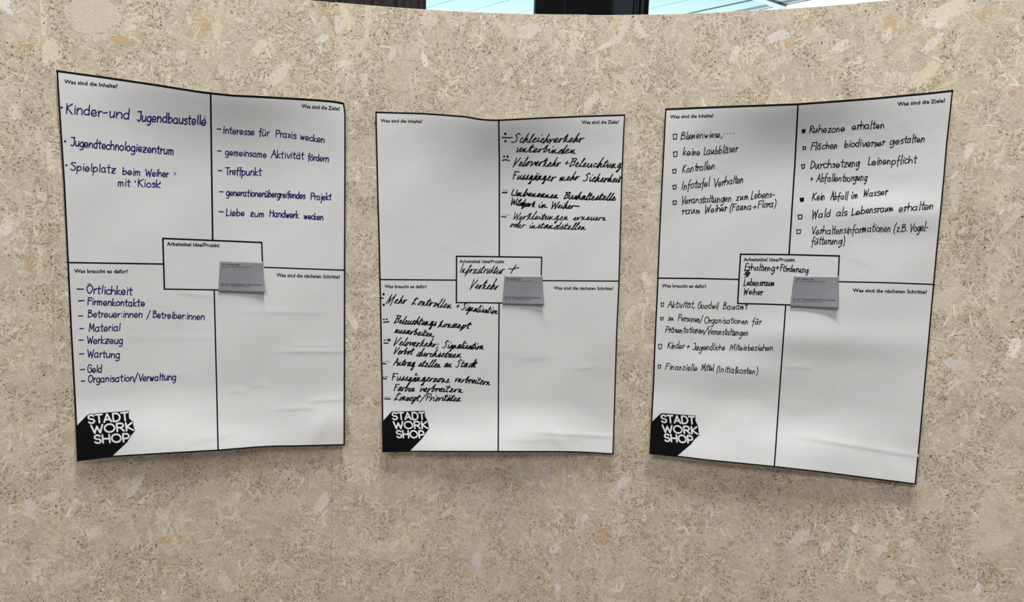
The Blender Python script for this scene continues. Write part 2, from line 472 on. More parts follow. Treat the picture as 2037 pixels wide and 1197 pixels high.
# dark curtain with folds
xa, xb = at_depth(600, 10, 2.6).x - 1.6, at_depth(846, 12, 2.6).x
nx = 260
xs = np.linspace(xa, xb, nx)
rows = [0.05, 1.0, 2.0, CEIL - 0.03]
v = []
for zi, z in enumerate(rows):
    amp = 0.028 - 0.004*zi
    for i, x in enumerate(xs):
        u = x - xb
        v.append((x, 2.62 + amp*math.sin(u*62 + 1.4*math.sin(u*9)) + 0.008*math.sin(u*131), z))
f = [(r*nx+i, r*nx+i+1, (r+1)*nx+i+1, (r+1)*nx+i) for r in range(len(rows)-1) for i in range(nx-1)]
cur = link('curtain', mesh('curtain', v, f), M_CURT, smooth=True)
tag(cur, 'dark grey pleated curtain hanging behind the top edge of the curved wall', 'curtain')
md = cur.modifiers.new('thickness', 'SOLIDIFY'); md.thickness = 0.003

# black column with window frame
colm = empty('column', (at_depth(1150, 10, 2.6).x, 2.7, 0.0))
tag(colm, 'black square column with dark steel window frame behind the wall top', 'column')
CI = Matrix.Translation(-Vector(colm.location))
x0, x1, x2 = at_depth(1065.5, 15, 2.5).x, at_depth(1219, 15, 2.5).x, at_depth(1293, 15, 2.5).x
xm = at_depth(1123, 15, 2.5).x
for nm, a, b_, y0, y1, mm in (('cladding_panel', x0, xm-0.0015, 2.5, 2.9, M_COLUMN), ('cladding_panel', xm+0.0015, x1-.001, 2.5, 2.9, M_COLUMN)):
    o = box(nm, a, b_, y0, y1, 0, CEIL, mm, colm); o.matrix_parent_inverse = CI
o = box('cladding_joint', xm-0.0015, xm+0.0015, 2.504, 2.9, 0, CEIL, M_MULL, colm); o.matrix_parent_inverse = CI
xf = at_depth(1262, 15, 2.5).x
o = box('steel_sheet', x1, xf, 2.53, 2.88, 0, CEIL, M_MULL, colm); o.matrix_parent_inverse = CI
for i, (a, b_) in enumerate(((1263.5, 1267), (1269.5, 1273), (1276.5, 1283), (1286, 1293))):
    o = box('frame_profile', at_depth(a, 15, 2.5).x, at_depth(b_, 15, 2.5).x, 2.515 + .01*(i % 2), 2.86, 0, CEIL, M_MULL if i != 3 else M_COLUMN, colm)
    o.matrix_parent_inverse = CI
o = box('frame_back', xf, x2, 2.56, 2.85, 0, CEIL, M_COLUMN, colm); o.matrix_parent_inverse = CI

# ------------------------------------------------------------ handwriting: single-stroke letters
G = {  # advance, strokes; every point is xxyy in tenths, y 10 = baseline, 20 = x-height
 'a': (10, '0718 0420 0117 0112 0410 0713/0720 0712 0810'), 'b': (9, '0132 0110/0115 0420 0717 0713 0410 0112'),
 'c': (8, '0718 0420 0117 0112 0410 0712'), 'd': (9, '0718 0420 0117 0112 0410 0713/0732 0710'),
 'e': (9, '0114 0715 0618 0420 0117 0112 0410 0712'), 'f': (6, '0631 0431 0327 0307/0020 0620'),
 'g': (9, '0718 0420 0117 0112 0410 0713/0720 0706 0402 0103'), 'h': (9, '0132 0110/0115 0420 0717 0710'),
 'i': (4, '0220 0210/0226 0227'), 'j': (5, '0320 0305 0102/0326 0327'), 'k': (8, '0132 0110/0619 0114 0710'),
 'l': (4, '0232 0211'), 'm': (12, '0120 0110/0116 0320 0518 0510/0517 0720 0918 0910'),
 'n': (9, '0120 0110/0115 0420 0717 0710'), 'o': (9, '0420 0117 0112 0410 0712 0717 0420'),
 'p': (9, '0120 0101/0115 0420 0717 0713 0410 0112'), 'r': (6, '0120 0110/0115 0319 0519'),
 's': (7, '0618 0320 0117 0415 0612 0310 0111'), 't': (7, '0329 0312 0510/0021 0621'),
 'u': (9, '0120 0112 0310 0613/0720 0710'), 'v': (8, '0120 0410 0720'), 'w': (11, '0120 0310 0518 0710 0920'),
 'x': (8, '0120 0710/0720 0110'), 'y': (8, '0120 0410/0720 0301'), 'z': (9, '0120 0720 0720 0110 0110 0710/0215 0615'),
 'A': (11, '0010 0531 0531 1010/0218 0818'), 'B': (10, '0131 0110/0131 0630 0625 0121/0121 0720 0813 0110'),
 'D': (10, '0131 0110/0131 0628 0920 0613 0110'), 'E': (9, '0831 0131 0131 0110 0110 0810/0121 0621'),
 'F': (9, '0110 0131/0131 0931/0121 0721'), 'G': (11, '0928 0532 0122 0212 0510 0912 0920 0920 0620'),
 'H': (11, '0131 0110/0931 0910/0121 0921'), 'I': (4, '0131 0110'), 'J': (9, '0131 0731 0731 0714 0410 0112'),
 'K': (10, '0131 0110/0831 0120 0120 0910'), 'L': (8, '0131 0110 0110 0710'), 'M': (13, '0110 0231 0231 0615 0615 1031 1031 1110'),
 'N': (11, '0110 0131 0131 0910 0910 0931'), 'O': (11, '0531 0125 0116 0510 0916 0925 0531'),
 'P': (9, '0110 0131/0131 0730 0823 0519 0119'), 'R': (10, '0110 0131/0131 0730 0823 0119 0119 0910'),
 'S': (10, '0829 0431 0126 0322 0718 0813 0410 0012'), 'T': (9, '0031 0931/0531 0510'), 'U': (11, '0131 0113 0510 0913 0931'),
 'V': (9, '0031 0410 0410 0931'), 'W': (13, '0031 0310 0310 0624 0624 0910 0910 1231'), 'Z': (9, '0131 0831 0831 0010 0010 0810'),
 '-': (8, '0116 0617'), '/': (7, '0007 0633'), ':': (4, '0212 0213/0219 0220'), '.': (4, '0210 0211'), ',': (4, '0312 0106'),
 ';': (4, '0312 0106/0318 0319'), '+': (10, '0117 0917/0522 0512'), '(': (6, '0533 0222 0209 0405'), ')': (6, '0133 0422 0409 0205'), ' ': (6, ''),
}
# flowing, angular hand of the middle poster
G2 = dict(G)
G2.update({
 'a': (9, '0619 0319 0111 0310 0619 0619 0611 0810'), 'c': (7, '0518 0320 0112 0310 0712'), 'd': (9, '0619 0319 0111 0310 0615 0932 0932 0611 0810'),
 'e': (8, '0012 0517 0320 0112 0310 0812'), 'n': (9, '0119 0110 0110 0419 0419 0411 0811'), 'm': (12, '0119 0110 0110 0419 0419 0411 0411 0719 0719 0711 1111'),
 'u': (9, '0120 0111 0310 0619 0619 0611 0811'), 'r': (7, '0119 0110 0110 0318 0619'), 'i': (5, '0119 0111 0411/0326 0427'),
 'h': (9, '0011 0432 0432 0110 0110 0418 0518 0511 0811'), 'k': (9, '0432 0110 0110 0519 0315 0315 0511 0811/0124 0525'), 'l': (5, '0012 0431 0332 0111 0411'),
 't': (6, '0329 0111 0411/0022 0622'), 'b': (8, '0332 0111 0310 0616 0418 0418 0717'), 'v': (8, '0120 0210 0210 0619 0818'), 's': (7, '0011 0420 0420 0412 0210 0712'),
 'g': (9, '0619 0319 0112 0310 0619 0619 0602 0300 0403 0811'), 'o': (8, '0319 0111 0310 0618 0319 0718'), 'f': (7, '0531 0331 0105 0003/0118 0718'),
 'w': (11, '0120 0111 0311 0519 0519 0511 0711 0919'), 'z': (8, '0118 0619 0619 0110 0110 0711/0115 0615'), 'p': (8, '0219 0000/0114 0419 0618 0411 0212'),
 'S': (11, '0828 0632 0226 0522 0613 0310 0011'), 'B': (10, '0231 0031/0331 0110/0131 0931 0723 0321 0721 0713 0109'), 'F': (10, '0310 0130/0030 0930/0121 0620'),
 'V': (9, '0130 0010 0010 0231 0731'), 'M': (13, '0010 0331 0331 0413 0413 1031 1031 0806'), 'K': (11, '0531 0110/0225 0928/0225 0421 0110 0412 0811'), 'E': G['E'],
})
G2['V'] = (9, '0031 0110 0110 0831')
# third hand: tall narrow, r written like a small s
G3 = dict(G)
G3.update({'r': (6, '0019 0220 0212 0110/0213 0318 0520 0618'), 'n': (9, '0120 0110 0110 0218 0420 0616 0610'), 'm': (12, '0120 0110 0110 0219 0319 0511 0511 0619 0719 0910'), 'u': (9, '0120 0112 0310 0518 0620 0620 0611 0710'), 'k': (8, '0132 0110/0620 0114 0114 0710'), 'i': (4, '0220 0210/0225 0327'), 'f': (7, '0631 0431 0327 0304/0019 0619'),
           'z': (8, '0120 0620 0620 0210 0210 0710'), 't': (6, '0330 0312 0511/0022 0622'), 'W': (12, '0031 0210 0210 0524 0524 0710 0710 1031'),
           'l': (4, '0233 0211 0310'), 'g': (9, '0718 0420 0117 0112 0410 0718 0720 0706 0300 0203')})
UML = {'ä': 'a', 'ö': 'o', 'ü': 'u', 'Ö': 'O', 'Ä': 'A', 'Ü': 'U'}


def word(text, x0, y0, x1, y1, xh, hand=1, asc=0.62):
    """strokes (photo pixels) of one handwritten word on the baseline (x0,y0)-(x1,y1)"""
    D = {1: G, 2: G2, 3: G3}[hand]
    slant = {1: 0.06, 2: 0.44, 3: 0.17}[hand]
    r = random.Random(text + str(x0))
    strokes = []; X = 0.0; prev = None
    J = {1: .025, 2: .05, 3: .05}[hand]; drift = 0.0
    for ch in text:
        base = UML.get(ch, ch)
        adv, st = D.get(base, D['o'])
        sc_ = r.uniform(1-2.6*J, 1+2.6*J); drift = .5*drift + r.uniform(-1.8*J, 1.8*J); yo = drift; hs = r.uniform(1-2*J, 1+2*J)
        loc = []
        for s in (st.split('/') if st else []):
            pts = []
            for p in s.split():
                px, py = int(p[:2])/10.0, int(p[2:])/10.0 - 1.0
                pts.append([X + px*sc_ + r.uniform(-J, J)*1.1, py*hs + yo + r.uniform(-J, J)*1.3])
            loc.append(pts)
        if base != ch:
            t = 2.45 if base.isupper() else 1.5
            if hand == 3:
                loc.append([[X+.1, t], [X+.75, t+.05]])
            else:
                loc.append([[X+.25, t], [X+.22, t+.22]]); loc.append([[X+.6, t], [X+.57, t+.22]])
        if hand == 2 and prev is not None and loc and ch.islower():
            loc[0] = [prev] + loc[0]
        strokes += loc
        prev = list(loc[0][-1]) if (hand == 2 and loc and ch.islower() and r.random() < .85) else None
        X += adv/10.0*sc_
    W = max(X - 0.2, 0.3)
    dx, dy = x1-x0, y1-y0; L = math.hypot(dx, dy); ux, uy = dx/L, dy/L
    out = []
    for s in strokes:
        q = []
        for a, b in s:
            if b > 1: b = 1 + (b-1)*asc
            if b < 0: b = b*asc*1.2
            a2 = a*L/W + slant*b*xh*(1 if hand != 2 else .9)
            q.append((x0 + ux*a2 - 0.0*b, y0 + uy*a2 - b*xh))
        out.append(q)
    return out


def smooth(pts, n=4):
    if len(pts) < 3: return [tuple(p) for p in pts]
    P = [pts[0]] + list(pts) + [pts[-1]]
    out = []
    for i in range(1, len(P)-2):
        p0, p1, p2, p3 = P[i-1], P[i], P[i+1], P[i+2]
        if math.hypot(p1[0]-p2[0], p1[1]-p2[1]) < 0.35:
            continue
        if math.hypot(p1[0]-p0[0], p1[1]-p0[1]) < 0.35: p0 = p1
        if math.hypot(p3[0]-p2[0], p3[1]-p2[1]) < 0.35: p3 = p2
        for k in range(n):
            t = k/n; t2 = t*t; t3 = t2*t
            out.append(tuple(0.5*((2*p1[d]) + (-p0[d]+p2[d])*t + (2*p0[d]-5*p1[d]+4*p2[d]-p3[d])*t2 + (-p0[d]+3*p1[d]-3*p2[d]+p3[d])*t3) for d in (0, 1)))
    out.append(tuple(pts[-1]))
    return out


class Ink:
    """flat marks gathered in photo pixels and laid on a sheet"""
    def __init__(self): self.v, self.f = [], []

    def disc(self, x, y, r, k=8):
        b = len(self.v)
        self.v += [(x + r*math.cos(-2*math.pi*i/k), y + r*math.sin(-2*math.pi*i/k)) for i in range(k)]
        self.f.append(tuple(range(b, b+k)))

    def stroke(self, pts, w, sm=True, caps=True):
        if sm: pts = smooth(pts)
        for (ax, ay), (bx, by) in zip(pts[:-1], pts[1:]):
            dx, dy = bx-ax, by-ay; L = math.hypot(dx, dy)
            if L < 1e-6: continue
            nseg = max(1, int(L/5))
            nx_, ny_ = -dy/L*w/2, dx/L*w/2
            for k in range(nseg):
                t0, t1 = k/nseg, (k+1)/nseg
                b = len(self.v)
                self.v += [(ax+dx*t0-nx_, ay+dy*t0-ny_), (ax+dx*t0+nx_, ay+dy*t0+ny_), (ax+dx*t1+nx_, ay+dy*t1+ny_), (ax+dx*t1-nx_, ay+dy*t1-ny_)]
                self.f.append((b, b+1, b+2, b+3))
        if caps:
            for p in pts: self.disc(p[0], p[1], w/2)

    def poly(self, pts):
        b = len(self.v); self.v += list(pts); self.f.append(tuple(range(b, b+len(pts))))

    def cells(self, pts, step=4.0):
        """a filled outline cut into small cells so that it follows the paper"""
        def clip(P, ax, c, sg):
            out = []
            for i in range(len(P)):
                a, b = P[i-1], P[i]
                ia, ib = (a[ax]-c)*sg >= 0, (b[ax]-c)*sg >= 0
                if ia != ib:
                    t = (c-a[ax])/(b[ax]-a[ax]); out.append((a[0]+(b[0]-a[0])*t, a[1]+(b[1]-a[1])*t))
                if ib: out.append(b)
            return out
        xs_ = [p[0] for p in pts]; ys_ = [p[1] for p in pts]
        x = min(xs_)
        while x < max(xs_):
            strip = clip(clip(pts, 0, x, 1), 0, x+step, -1)
            y = min(ys_)
            while y < max(ys_) and len(strip) > 2:
                c = clip(clip(strip, 1, y, 1), 1, y+step, -1)
                if len(c) > 2: self.poly(c)
                y += step
            x += step

    def build(self, name, m, parent, sheet, lift, origin=None):
        a = np.array(self.v, float)
        a, inv = np.unique(a.round(3), axis=0, return_inverse=True); inv = inv.ravel()
        fs = []
        for f in self.f:
            g = [int(inv[i]) for i in f]
            g = [x for q, x in enumerate(g) if x != g[q-1]]
            if len(set(g)) > 2 and len(set(g)) == len(g): fs.append(g)
        h = sheet.height(a[:, 0], a[:, 1]) + lift
        v = put(a[:, 0], a[:, 1], h)
        o = link(name, mesh(name, v, fs), m, parent)
        if origin is None: origin = parent.location
        o.matrix_parent_inverse = Matrix.Translation(-Vector(origin)) if parent.parent is None else Matrix.Identity(4)
        return o


FONT_CACHE = {}


def print_text(ink, text, x0, y0, x1, y1, cap, bold=0.030):
    """type set along a baseline, from the built-in font, as flat outlines"""
    if (text, bold) not in FONT_CACHE:
        c = bpy.data.curves.new('type', 'FONT'); c.body = text; c.offset = bold; c.resolution_u = 2; c.size = 1.0
        o = bpy.data.objects.new('type', c); COL.objects.link(o)
        dg = bpy.context.evaluated_depsgraph_get()
        me = o.evaluated_get(dg).to_mesh()
        vs = [(p.co.x, p.co.y) for p in me.vertices]; fs = [tuple(p.vertices) for p in me.polygons]
        o.evaluated_get(dg).to_mesh_clear()
        bpy.data.objects.remove(o); bpy.data.curves.remove(c)
        FONT_CACHE[(text, bold)] = (vs, fs)
    vs, fs = FONT_CACHE[(text, bold)]
    xs_ = [p[0] for p in vs]; a, b = min(xs_), max(xs_)
    L = math.hypot(x1-x0, y1-y0); ux, uy = (x1-x0)/L, (y1-y0)/L
    k = L/(b-a)
    base = len(ink.v)
    for x, y in vs:
        X = (x-a)*k; Y = y*cap/0.70
        ink.v.append((x0 + ux*X, y0 + uy*X - Y))
    ink.f += [tuple(base+i for i in f) for f in fs]


def interp(poly, key):
    a = np.array(poly, float); t = (a[:, key]-a[0, key])/(a[-1, key]-a[0, key])
    return t, a


class Sheet:
    """a paper hung on the wall: four measured edge lines and a relief"""
    def __init__(self, top, right, bottom, left, relief):
        self.e = [interp(top, 0), interp(right, 1), interp(bottom, 0), interp(left, 1)]
        self.relief = relief
        src = [top[0], top[-1], bottom[-1], bottom[0]]
        A = []; bb = []
        for (x, y), (u, v) in zip(src, [(0, 0), (1, 0), (1, 1), (0, 1)]):
            A.append([x, y, 1, 0, 0, 0, -u*x, -u*y]); bb.append(u)
            A.append([0, 0, 0, x, y, 1, -v*x, -v*y]); bb.append(v)
        self.Hm = np.append(np.linalg.solve(np.array(A, float), np.array(bb, float)), 1).reshape(3, 3)

    def uv(self, x, y):
        H = self.Hm; w_ = H[2, 0]*x + H[2, 1]*y + 1
        return (H[0, 0]*x + H[0, 1]*y + H[0, 2])/w_, (H[1, 0]*x + H[1, 1]*y + H[1, 2])/w_

    def height(self, x, y):
        u, v = self.uv(x, y)
        h = self.relief(u, v) + 0.8
        return np.where(h > 2, h, 1 + np.exp(np.minimum(h-2, 0)))*1e-3

    def grid(self, nu, nv):
        (tt, T), (tr, Rr), (tb, Bm), (tl, Lf) = self.e
        u = np.linspace(0, 1, nu+1); v = np.linspace(0, 1, nv+1)
        E = lambda t, a, k: np.stack([np.interp(k, t, a[:, 0]), np.interp(k, t, a[:, 1])], -1)
        et, eb, el, er = E(tt, T, u), E(tb, Bm, u), E(tl, Lf, v), E(tr, Rr, v)
        U, V = u[None, :, None], v[:, None, None]
        P = (1-V)*et[None] + V*eb[None] + (1-U)*el[:, None] + U*er[:, None]
        P -= (1-U)*(1-V)*et[0] + U*(1-V)*et[-1] + (1-U)*V*eb[0] + U*V*eb[-1]
        return P

    def build(self, name, m, parent, nu, nv, thick=0.0002, smooth_=True):
        P = self.grid(nu, nv); h = self.height(P[..., 0], P[..., 1])
        fr = put(P[..., 0], P[..., 1], h).reshape(-1, 3)
        # back face: same place on the wall, a paper thickness behind
        s, z = on_wall(P[..., 0], P[..., 1], h)
        bk = wall_pt(s, z, h-thick).reshape(-1, 3)
        N = (nu+1)*(nv+1); f = []
        for j in range(nv):
            for i in range(nu):
                a = j*(nu+1)+i; b, c, d = a+1, a+nu+2, a+nu+1
                f.append((a, d, c, b)); f.append((N+a, N+b, N+c, N+d))
        for i in range(nu):
            a = i; b = i+1; f.append((a, b, N+b, N+a)); a = nv*(nu+1)+i; f.append((a, N+a, N+a+1, a+1))
        for j in range(nv):
            a = j*(nu+1); b = a+nu+1; f.append((a, N+a, N+b, b)); a = j*(nu+1)+nu; b = a+nu+1; f.append((a, b, N+b, N+a))
        o = link(name, mesh(name, np.concatenate([fr, bk]), f), m, parent)
        me = o.data
        me.polygons.foreach_set('use_smooth', [i < 2*nu*nv for i in range(len(me.polygons))])
        o.matrix_parent_inverse = Matrix.Translation(-Vector(parent.location))
        return o


def gs(x, c, w_): return np.exp(-((x-c)/w_)**2)
def sst(x, a, b):
    t = np.clip((x-a)/(b-a), 0, 1); return t*t*(3-2*t)


def crease(u, v, u0, v0, u1, v1, amp, w1=.0038, w2=.013):
    """a crimp: sharp on one side, fading on the other, along a short line"""
    L2 = (u1-u0)**2 + (v1-v0)**2
    t = ((u-u0)*(u1-u0) + (v-v0)*(v1-v0))/L2
    along = sst(t, -.35, .35)*(1 - sst(t, .7, 1.35))
    d = v - (v0 + np.clip(t, -.3, 1.3)*(v1-v0))
    prof = np.where(d < 0, np.exp(d/w2), np.exp(-d/w1*1.0))
    prof = np.where(d < 0, np.exp(-(d/w2)**2), np.exp(-(d/w1)**2))
    return 0.5*amp*along*prof


def relief_a(u, v):
    h = 2.2 + 0*u
    h += 2.6*gs(v, .93, .05)*np.sin(7.3*u+.6) + .9*gs(v, .9, .09)*np.sin(19*u + 8*v) + .5*np.sin(17*u+0+9*v)*np.sin(21*v-3*u)
    h += 30*gs(u, .55, .34)*np.exp(-(np.clip(v, 0, 2)/(.11))**1.5)
    h += 3.0*gs(u, .05, .25)*gs(v, 0, .12)
    h += 31*sst(v, .80, 1.06)*(.35 + .65*gs(u, .45, .38))
    h += 2.4*np.sin(5.2*u+1.1)*np.sin(6.1*v+.4) + 1.3*np.sin(11*u-2+3*v)*np.cos(9*v+1)
    h += 1.8*gs(u, .98, .05)*gs(v, .1, .2)
    h += crease(u, v, .75, .712, 1.0, .715, 1.6) + crease(u, v, .8, .694, .95, .696, .8) + crease(u, v, .86, .862, 1.0, .858, 1.6)
    h += crease(u, v, .73, .882, .86, .882, 1.5) + crease(u, v, .62, .598, .9, .600, .8) + crease(u, v, .54, .826, .6, .826, .8)
    h += crease(u, v, .63, .81, .69, .81, .9) + crease(u, v, .2, .67, .5, .672, .5) + crease(u, v, .18, .775, .36, .772, .7)
    h += crease(u, v, .40, .96, .55, .945, 1.6, .01, .03) + crease(u, v, .38, .548, .48, .555, 1.0)
    h += 1.5*gs(u - .9 + .6*(v-.93), 0, .03)*gs(v, .94, .06)
    return h


def relief_b(u, v):
    h = 2.2 + 0*u
    h += 2.6*gs(v, .93, .05)*np.sin(8.1*u+2.2) + .9*gs(v, .9, .09)*np.sin(19*u + 8*v) + .5*np.sin(17*u+1+9*v)*np.sin(21*v-3*u)
    h += 30*gs(u, .5, .28)*np.exp(-(np.clip(v, 0, 2)/(.11))**1.6)
    h += 6*gs(u, .9, .2)*np.exp(-(np.clip(v, 0, 2)/(.08))**1.6)
    h += 31*sst(v, .83, 1.06)*(.35 + .65*gs(u, .45, .40))
    h += 2.2*np.sin(4.6*u+.3)*np.sin(6.8*v+1.4) + 1.3*np.sin(10*u+1+4*v)*np.cos(8*v+2)
    h += crease(u, v, .60, .70, .72, .695, 1.8, .012, .05) + crease(u, v, .82, .735, .9, .73, .9) + crease(u, v, .70, .935, 1.0, .945, 1.8)
    h += crease(u, v, .52, .955, .85, .95, 1.6, .012, .03) + crease(u, v, .24, .375, .32, .385, .9, .01, .03) + crease(u, v, .4, .46, .5, .458, .6)
    h += 1.2*gs(u-.78-.9*(v-.97), 0, .03)*gs(v, .965, .04)
    return h


def relief_c(u, v):
    h = 2.2 + 0*u
    h += 2.6*gs(v, .93, .05)*np.sin(6.4*u+4.1) + .9*gs(v, .9, .09)*np.sin(19*u + 8*v) + .5*np.sin(17*u+2+9*v)*np.sin(21*v-3*u)
    h += 31*gs(u, .50, .33)*np.exp(-(np.clip(v, 0, 2)/(.11))**1.5)
    h += 31*sst(v, .80, 1.06)*(.35 + .65*gs(u, .42, .38))
    h += 2.6*np.sin(4.2*u+2.0)*np.sin(7.6*v+.9) + 1.5*np.sin(9*u-1+5*v)*np.cos(10*v+.5)
    h += 5.0*gs(v, .27+.03*u, .045)*gs(u, .85, .25) + 4.0*gs(v, .63, .045)*gs(u, .65, .35) + 3.2*gs(v, .73, .045)*gs(u, .25, .3)
    h += crease(u, v, .62, .905, 1.0, .925, 1.8) + crease(u, v, .5, .71, .6, .71, .9) + crease(u, v, .08, .075, .16, .06, 1.0, .01, .03)
    h += crease(u, v, .32, .885, .42, .86, 1.4, .02, .06) + crease(u, v, .72, .41, .8, .43, .9, .01, .04) + crease(u, v, .8, .20, .9, .195, .8, .01, .03)
    h += 1.6*gs(u-.9-.5*(v-.93), 0, .035)*gs(v, .95, .05)
    return h


def edge_strip(ink, pts, w, inward):
    """printed border line lying just inside the sheet's edge"""
    n = len(pts)
    inn = []
    for i, p in enumerate(pts):
        a = pts[max(i-1, 0)]; b = pts[min(i+1, n-1)]
        dx, dy = b[0]-a[0], b[1]-a[1]; L = math.hypot(dx, dy)
        inn.append((p[0] - dy/L*w*inward, p[1] + dx/L*w*inward))
    for i in range(n-1):
        L = math.hypot(pts[i+1][0]-pts[i][0], pts[i+1][1]-pts[i][1]); m_ = max(1, int(L/8))
        for k in range(m_):
            t0, t1 = k/m_, (k+1)/m_
            lp = lambda A_, B_, t: (A_[0]+(B_[0]-A_[0])*t, A_[1]+(B_[1]-A_[1])*t)
            ink.poly([lp(pts[i], pts[i+1], t0), lp(pts[i], pts[i+1], t1), lp(inn[i], inn[i+1], t1), lp(inn[i], inn[i+1], t0)])


def dense(poly, key, sheet_edge):
    t, a = sheet_edge
    k = np.linspace(0, 1, 60)
    return [(float(x), float(y)) for x, y in zip(np.interp(k, t, a[:, 0]), np.interp(k, t, a[:, 1]))]


def poster(label, edges, relief, lines, heads, logo, writing, ink_mat, bw):
    sh = Sheet(*edges, relief)
    cx = sum(p[0] for p in (edges[0][0], edges[0][-1], edges[2][0], edges[2][-1]))/4
    by = max(edges[2][0][1], edges[2][-1][1])
    base = put(np.array([cx]), np.array([by]), 0.003)[0]
    root = empty('poster', tuple(map(float, base)))
    tag(root, label, 'poster', 'printed worksheet posters hung side by side on the curved wall')
    sh.build('sheet', M_PAPER, root, 150, 250)
    ink = Ink()
    edge_strip(ink, dense(None, 0, sh.e[0]), bw[0], 1)
    edge_strip(ink, dense(None, 0, sh.e[1]), bw[1], 1)
    edge_strip(ink, dense(None, 0, sh.e[2]), bw[2], -1)
    edge_strip(ink, dense(None, 0, sh.e[3]), bw[3], -1)
    ink.build('printed_border', M_PRINT, root, sh, 0.00012)
    for pts, w_ in lines:
        ink = Ink(); ink.stroke(pts, w_, sm=False, caps=False)
        ink.build('printed_line', M_PRINT, root, sh, 0.00012)
    for t in heads:
        ink = Ink(); print_text(ink, *t); ink.build('printed_heading', M_PRINT, root, sh, 0.00012)
    # corner logo: black body, lettering
    ink = Ink()
    c0 = logo['poly']
    ink.cells(c0)
    letters = []
    for txt, x0_, y0_, x1_, y1_, cap in logo['rows']:
        for ws in word_logo(txt, x0_, y0_, x1_, y1_, cap):
            white = Ink()
            for s in ws:
                ink.stroke(s, cap*.37, sm=False); white.stroke(s, cap*.205, sm=False)
            letters.append(white)
    lo = ink.build('corner_logo', M_PRINT, root, sh, 0.00015)
    for wh in letters:
        we = wh.build('letter', M_WHITE, lo, sh, 0.00024)
        we['label'] = 'white capital letter on the black corner logo'
    # handwriting, one part per line of writing
    for entry in writing:
        m_ = entry.get('mat', ink_mat)
        p0 = entry['words'][0][1:3] if entry['words'] else entry['strokes'][0][0]
        ln = empty(entry.get('name', 'handwritten_line'), (0, 0, 0))
        ln.parent = root; ln.matrix_parent_inverse = Matrix.Translation(-Vector(root.location))
        for it in entry['words']:
            ink = Ink()
            for s in word(*it[:6], entry.get('hand', 1), it[6] if len(it) > 6 else entry.get('asc', .62)): ink.stroke(s, entry['w']*(.78 if entry.get('hand') == 2 else .84))
            ink.build('word' if len(it[0]) > 1 else 'sign', m_, ln, sh, 0.00018)
        ss = entry.get('strokes', [])
        nm = 'scribble' if not entry['words'] else 'bullet_mark'
        for g in ([ss] if len(ss) > 2 and ss else [[t] for t in ss]):
            ink = Ink()
            for t in g: ink.stroke(t, entry['w']*.92)
            ink.build(nm, m_, ln, sh, 0.00018)
        for d in entry.get('dots', []):
            ink = Ink(); ink.disc(*d); ink.build('bullet_dot', m_, ln, sh, 0.00018)
    return sh


def arc_pts(cx_, cy_, rx, ry, a0, a1, n=10):
    return [(cx_ + rx*math.cos(math.radians(a0+(a1-a0)*i/n)), cy_ + ry*math.sin(math.radians(a0+(a1-a0)*i/n))) for i in range(n+1)]


LG = {  # geometric capitals, unit box, y up
 'S': (.62, [arc_pts(.31, .73, .25, .23, 25, 270) + arc_pts(.31, .27, .27, .23, 90, -155)]),
 'T': (.62, [[(.02, .96), (.60, .96)], [(.31, .96), (.31, .04)]]), 'A': (.72, [[(.04, .04), (.36, .96), (.68, .04)], [(.16, .32), (.56, .32)]]),
 'D': (.74, [[(.08, .04), (.08, .96), (.30, .96)] + arc_pts(.30, .5, .38, .46, 90, -90) + [(.08, .04)]]),
 'W': (.98, [[(.03, .96), (.26, .04), (.49, .80), (.72, .04), (.95, .96)]]), 'O': (.92, [arc_pts(.46, .5, .41, .46, 0, 360, 18)]),
 'R': (.68, [[(.08, .04), (.08, .96), (.34, .96)] + arc_pts(.36, .71, .24, .25, 90, -90) + [(.08, .46)], [(.34, .46), (.62, .04)]]),
 'K': (.66, [[(.08, .04), (.08, .96)], [(.60, .96), (.12, .50), (.64, .04)]]), 'H': (.76, [[(.08, .04), (.08, .96)], [(.68, .04), (.68, .96)], [(.08, .5), (.68, .5)]]),
 'P': (.64, [[(.08, .04), (.08, .96), (.34, .96)] + arc_pts(.36, .69, .24, .27, 90, -90) + [(.08, .42)]]),
}


def word_logo(txt, x0_, y0_, x1_, y1_, cap):
    X = 0; st = []
    for ch in txt:
        a, ss = LG[ch]
        st.append([[(X+p[0], p[1]) for p in s] for s in ss])
        X += a + .07
    X -= .07
    L = math.hypot(x1_-x0_, y1_-y0_); ux, uy = (x1_-x0_)/L, (y1_-y0_)/L
    k = L/X
    # letters lean back a little, as in the logo
    return [[[(x0_ + ux*p[0]*k - .10*cap*p[1], y0_ + uy*p[0]*k - cap*p[1]) for p in s] for s in g] for g in st]


def dash(x0_, y0_, x1_, y1_): return [(x0_, y0_), (x1_, y1_)]
def bx(x0_, y0_, x1_, y1_, k=0): return [(x0_, y0_), (x0_+.3, y1_), (x0_+.3, y1_), (x1_-.6, y1_-.8), (x1_-.6, y1_-.8), (x1_, y0_-.6), (x1_, y0_-.6), (x0_-.8, y0_+.4)]


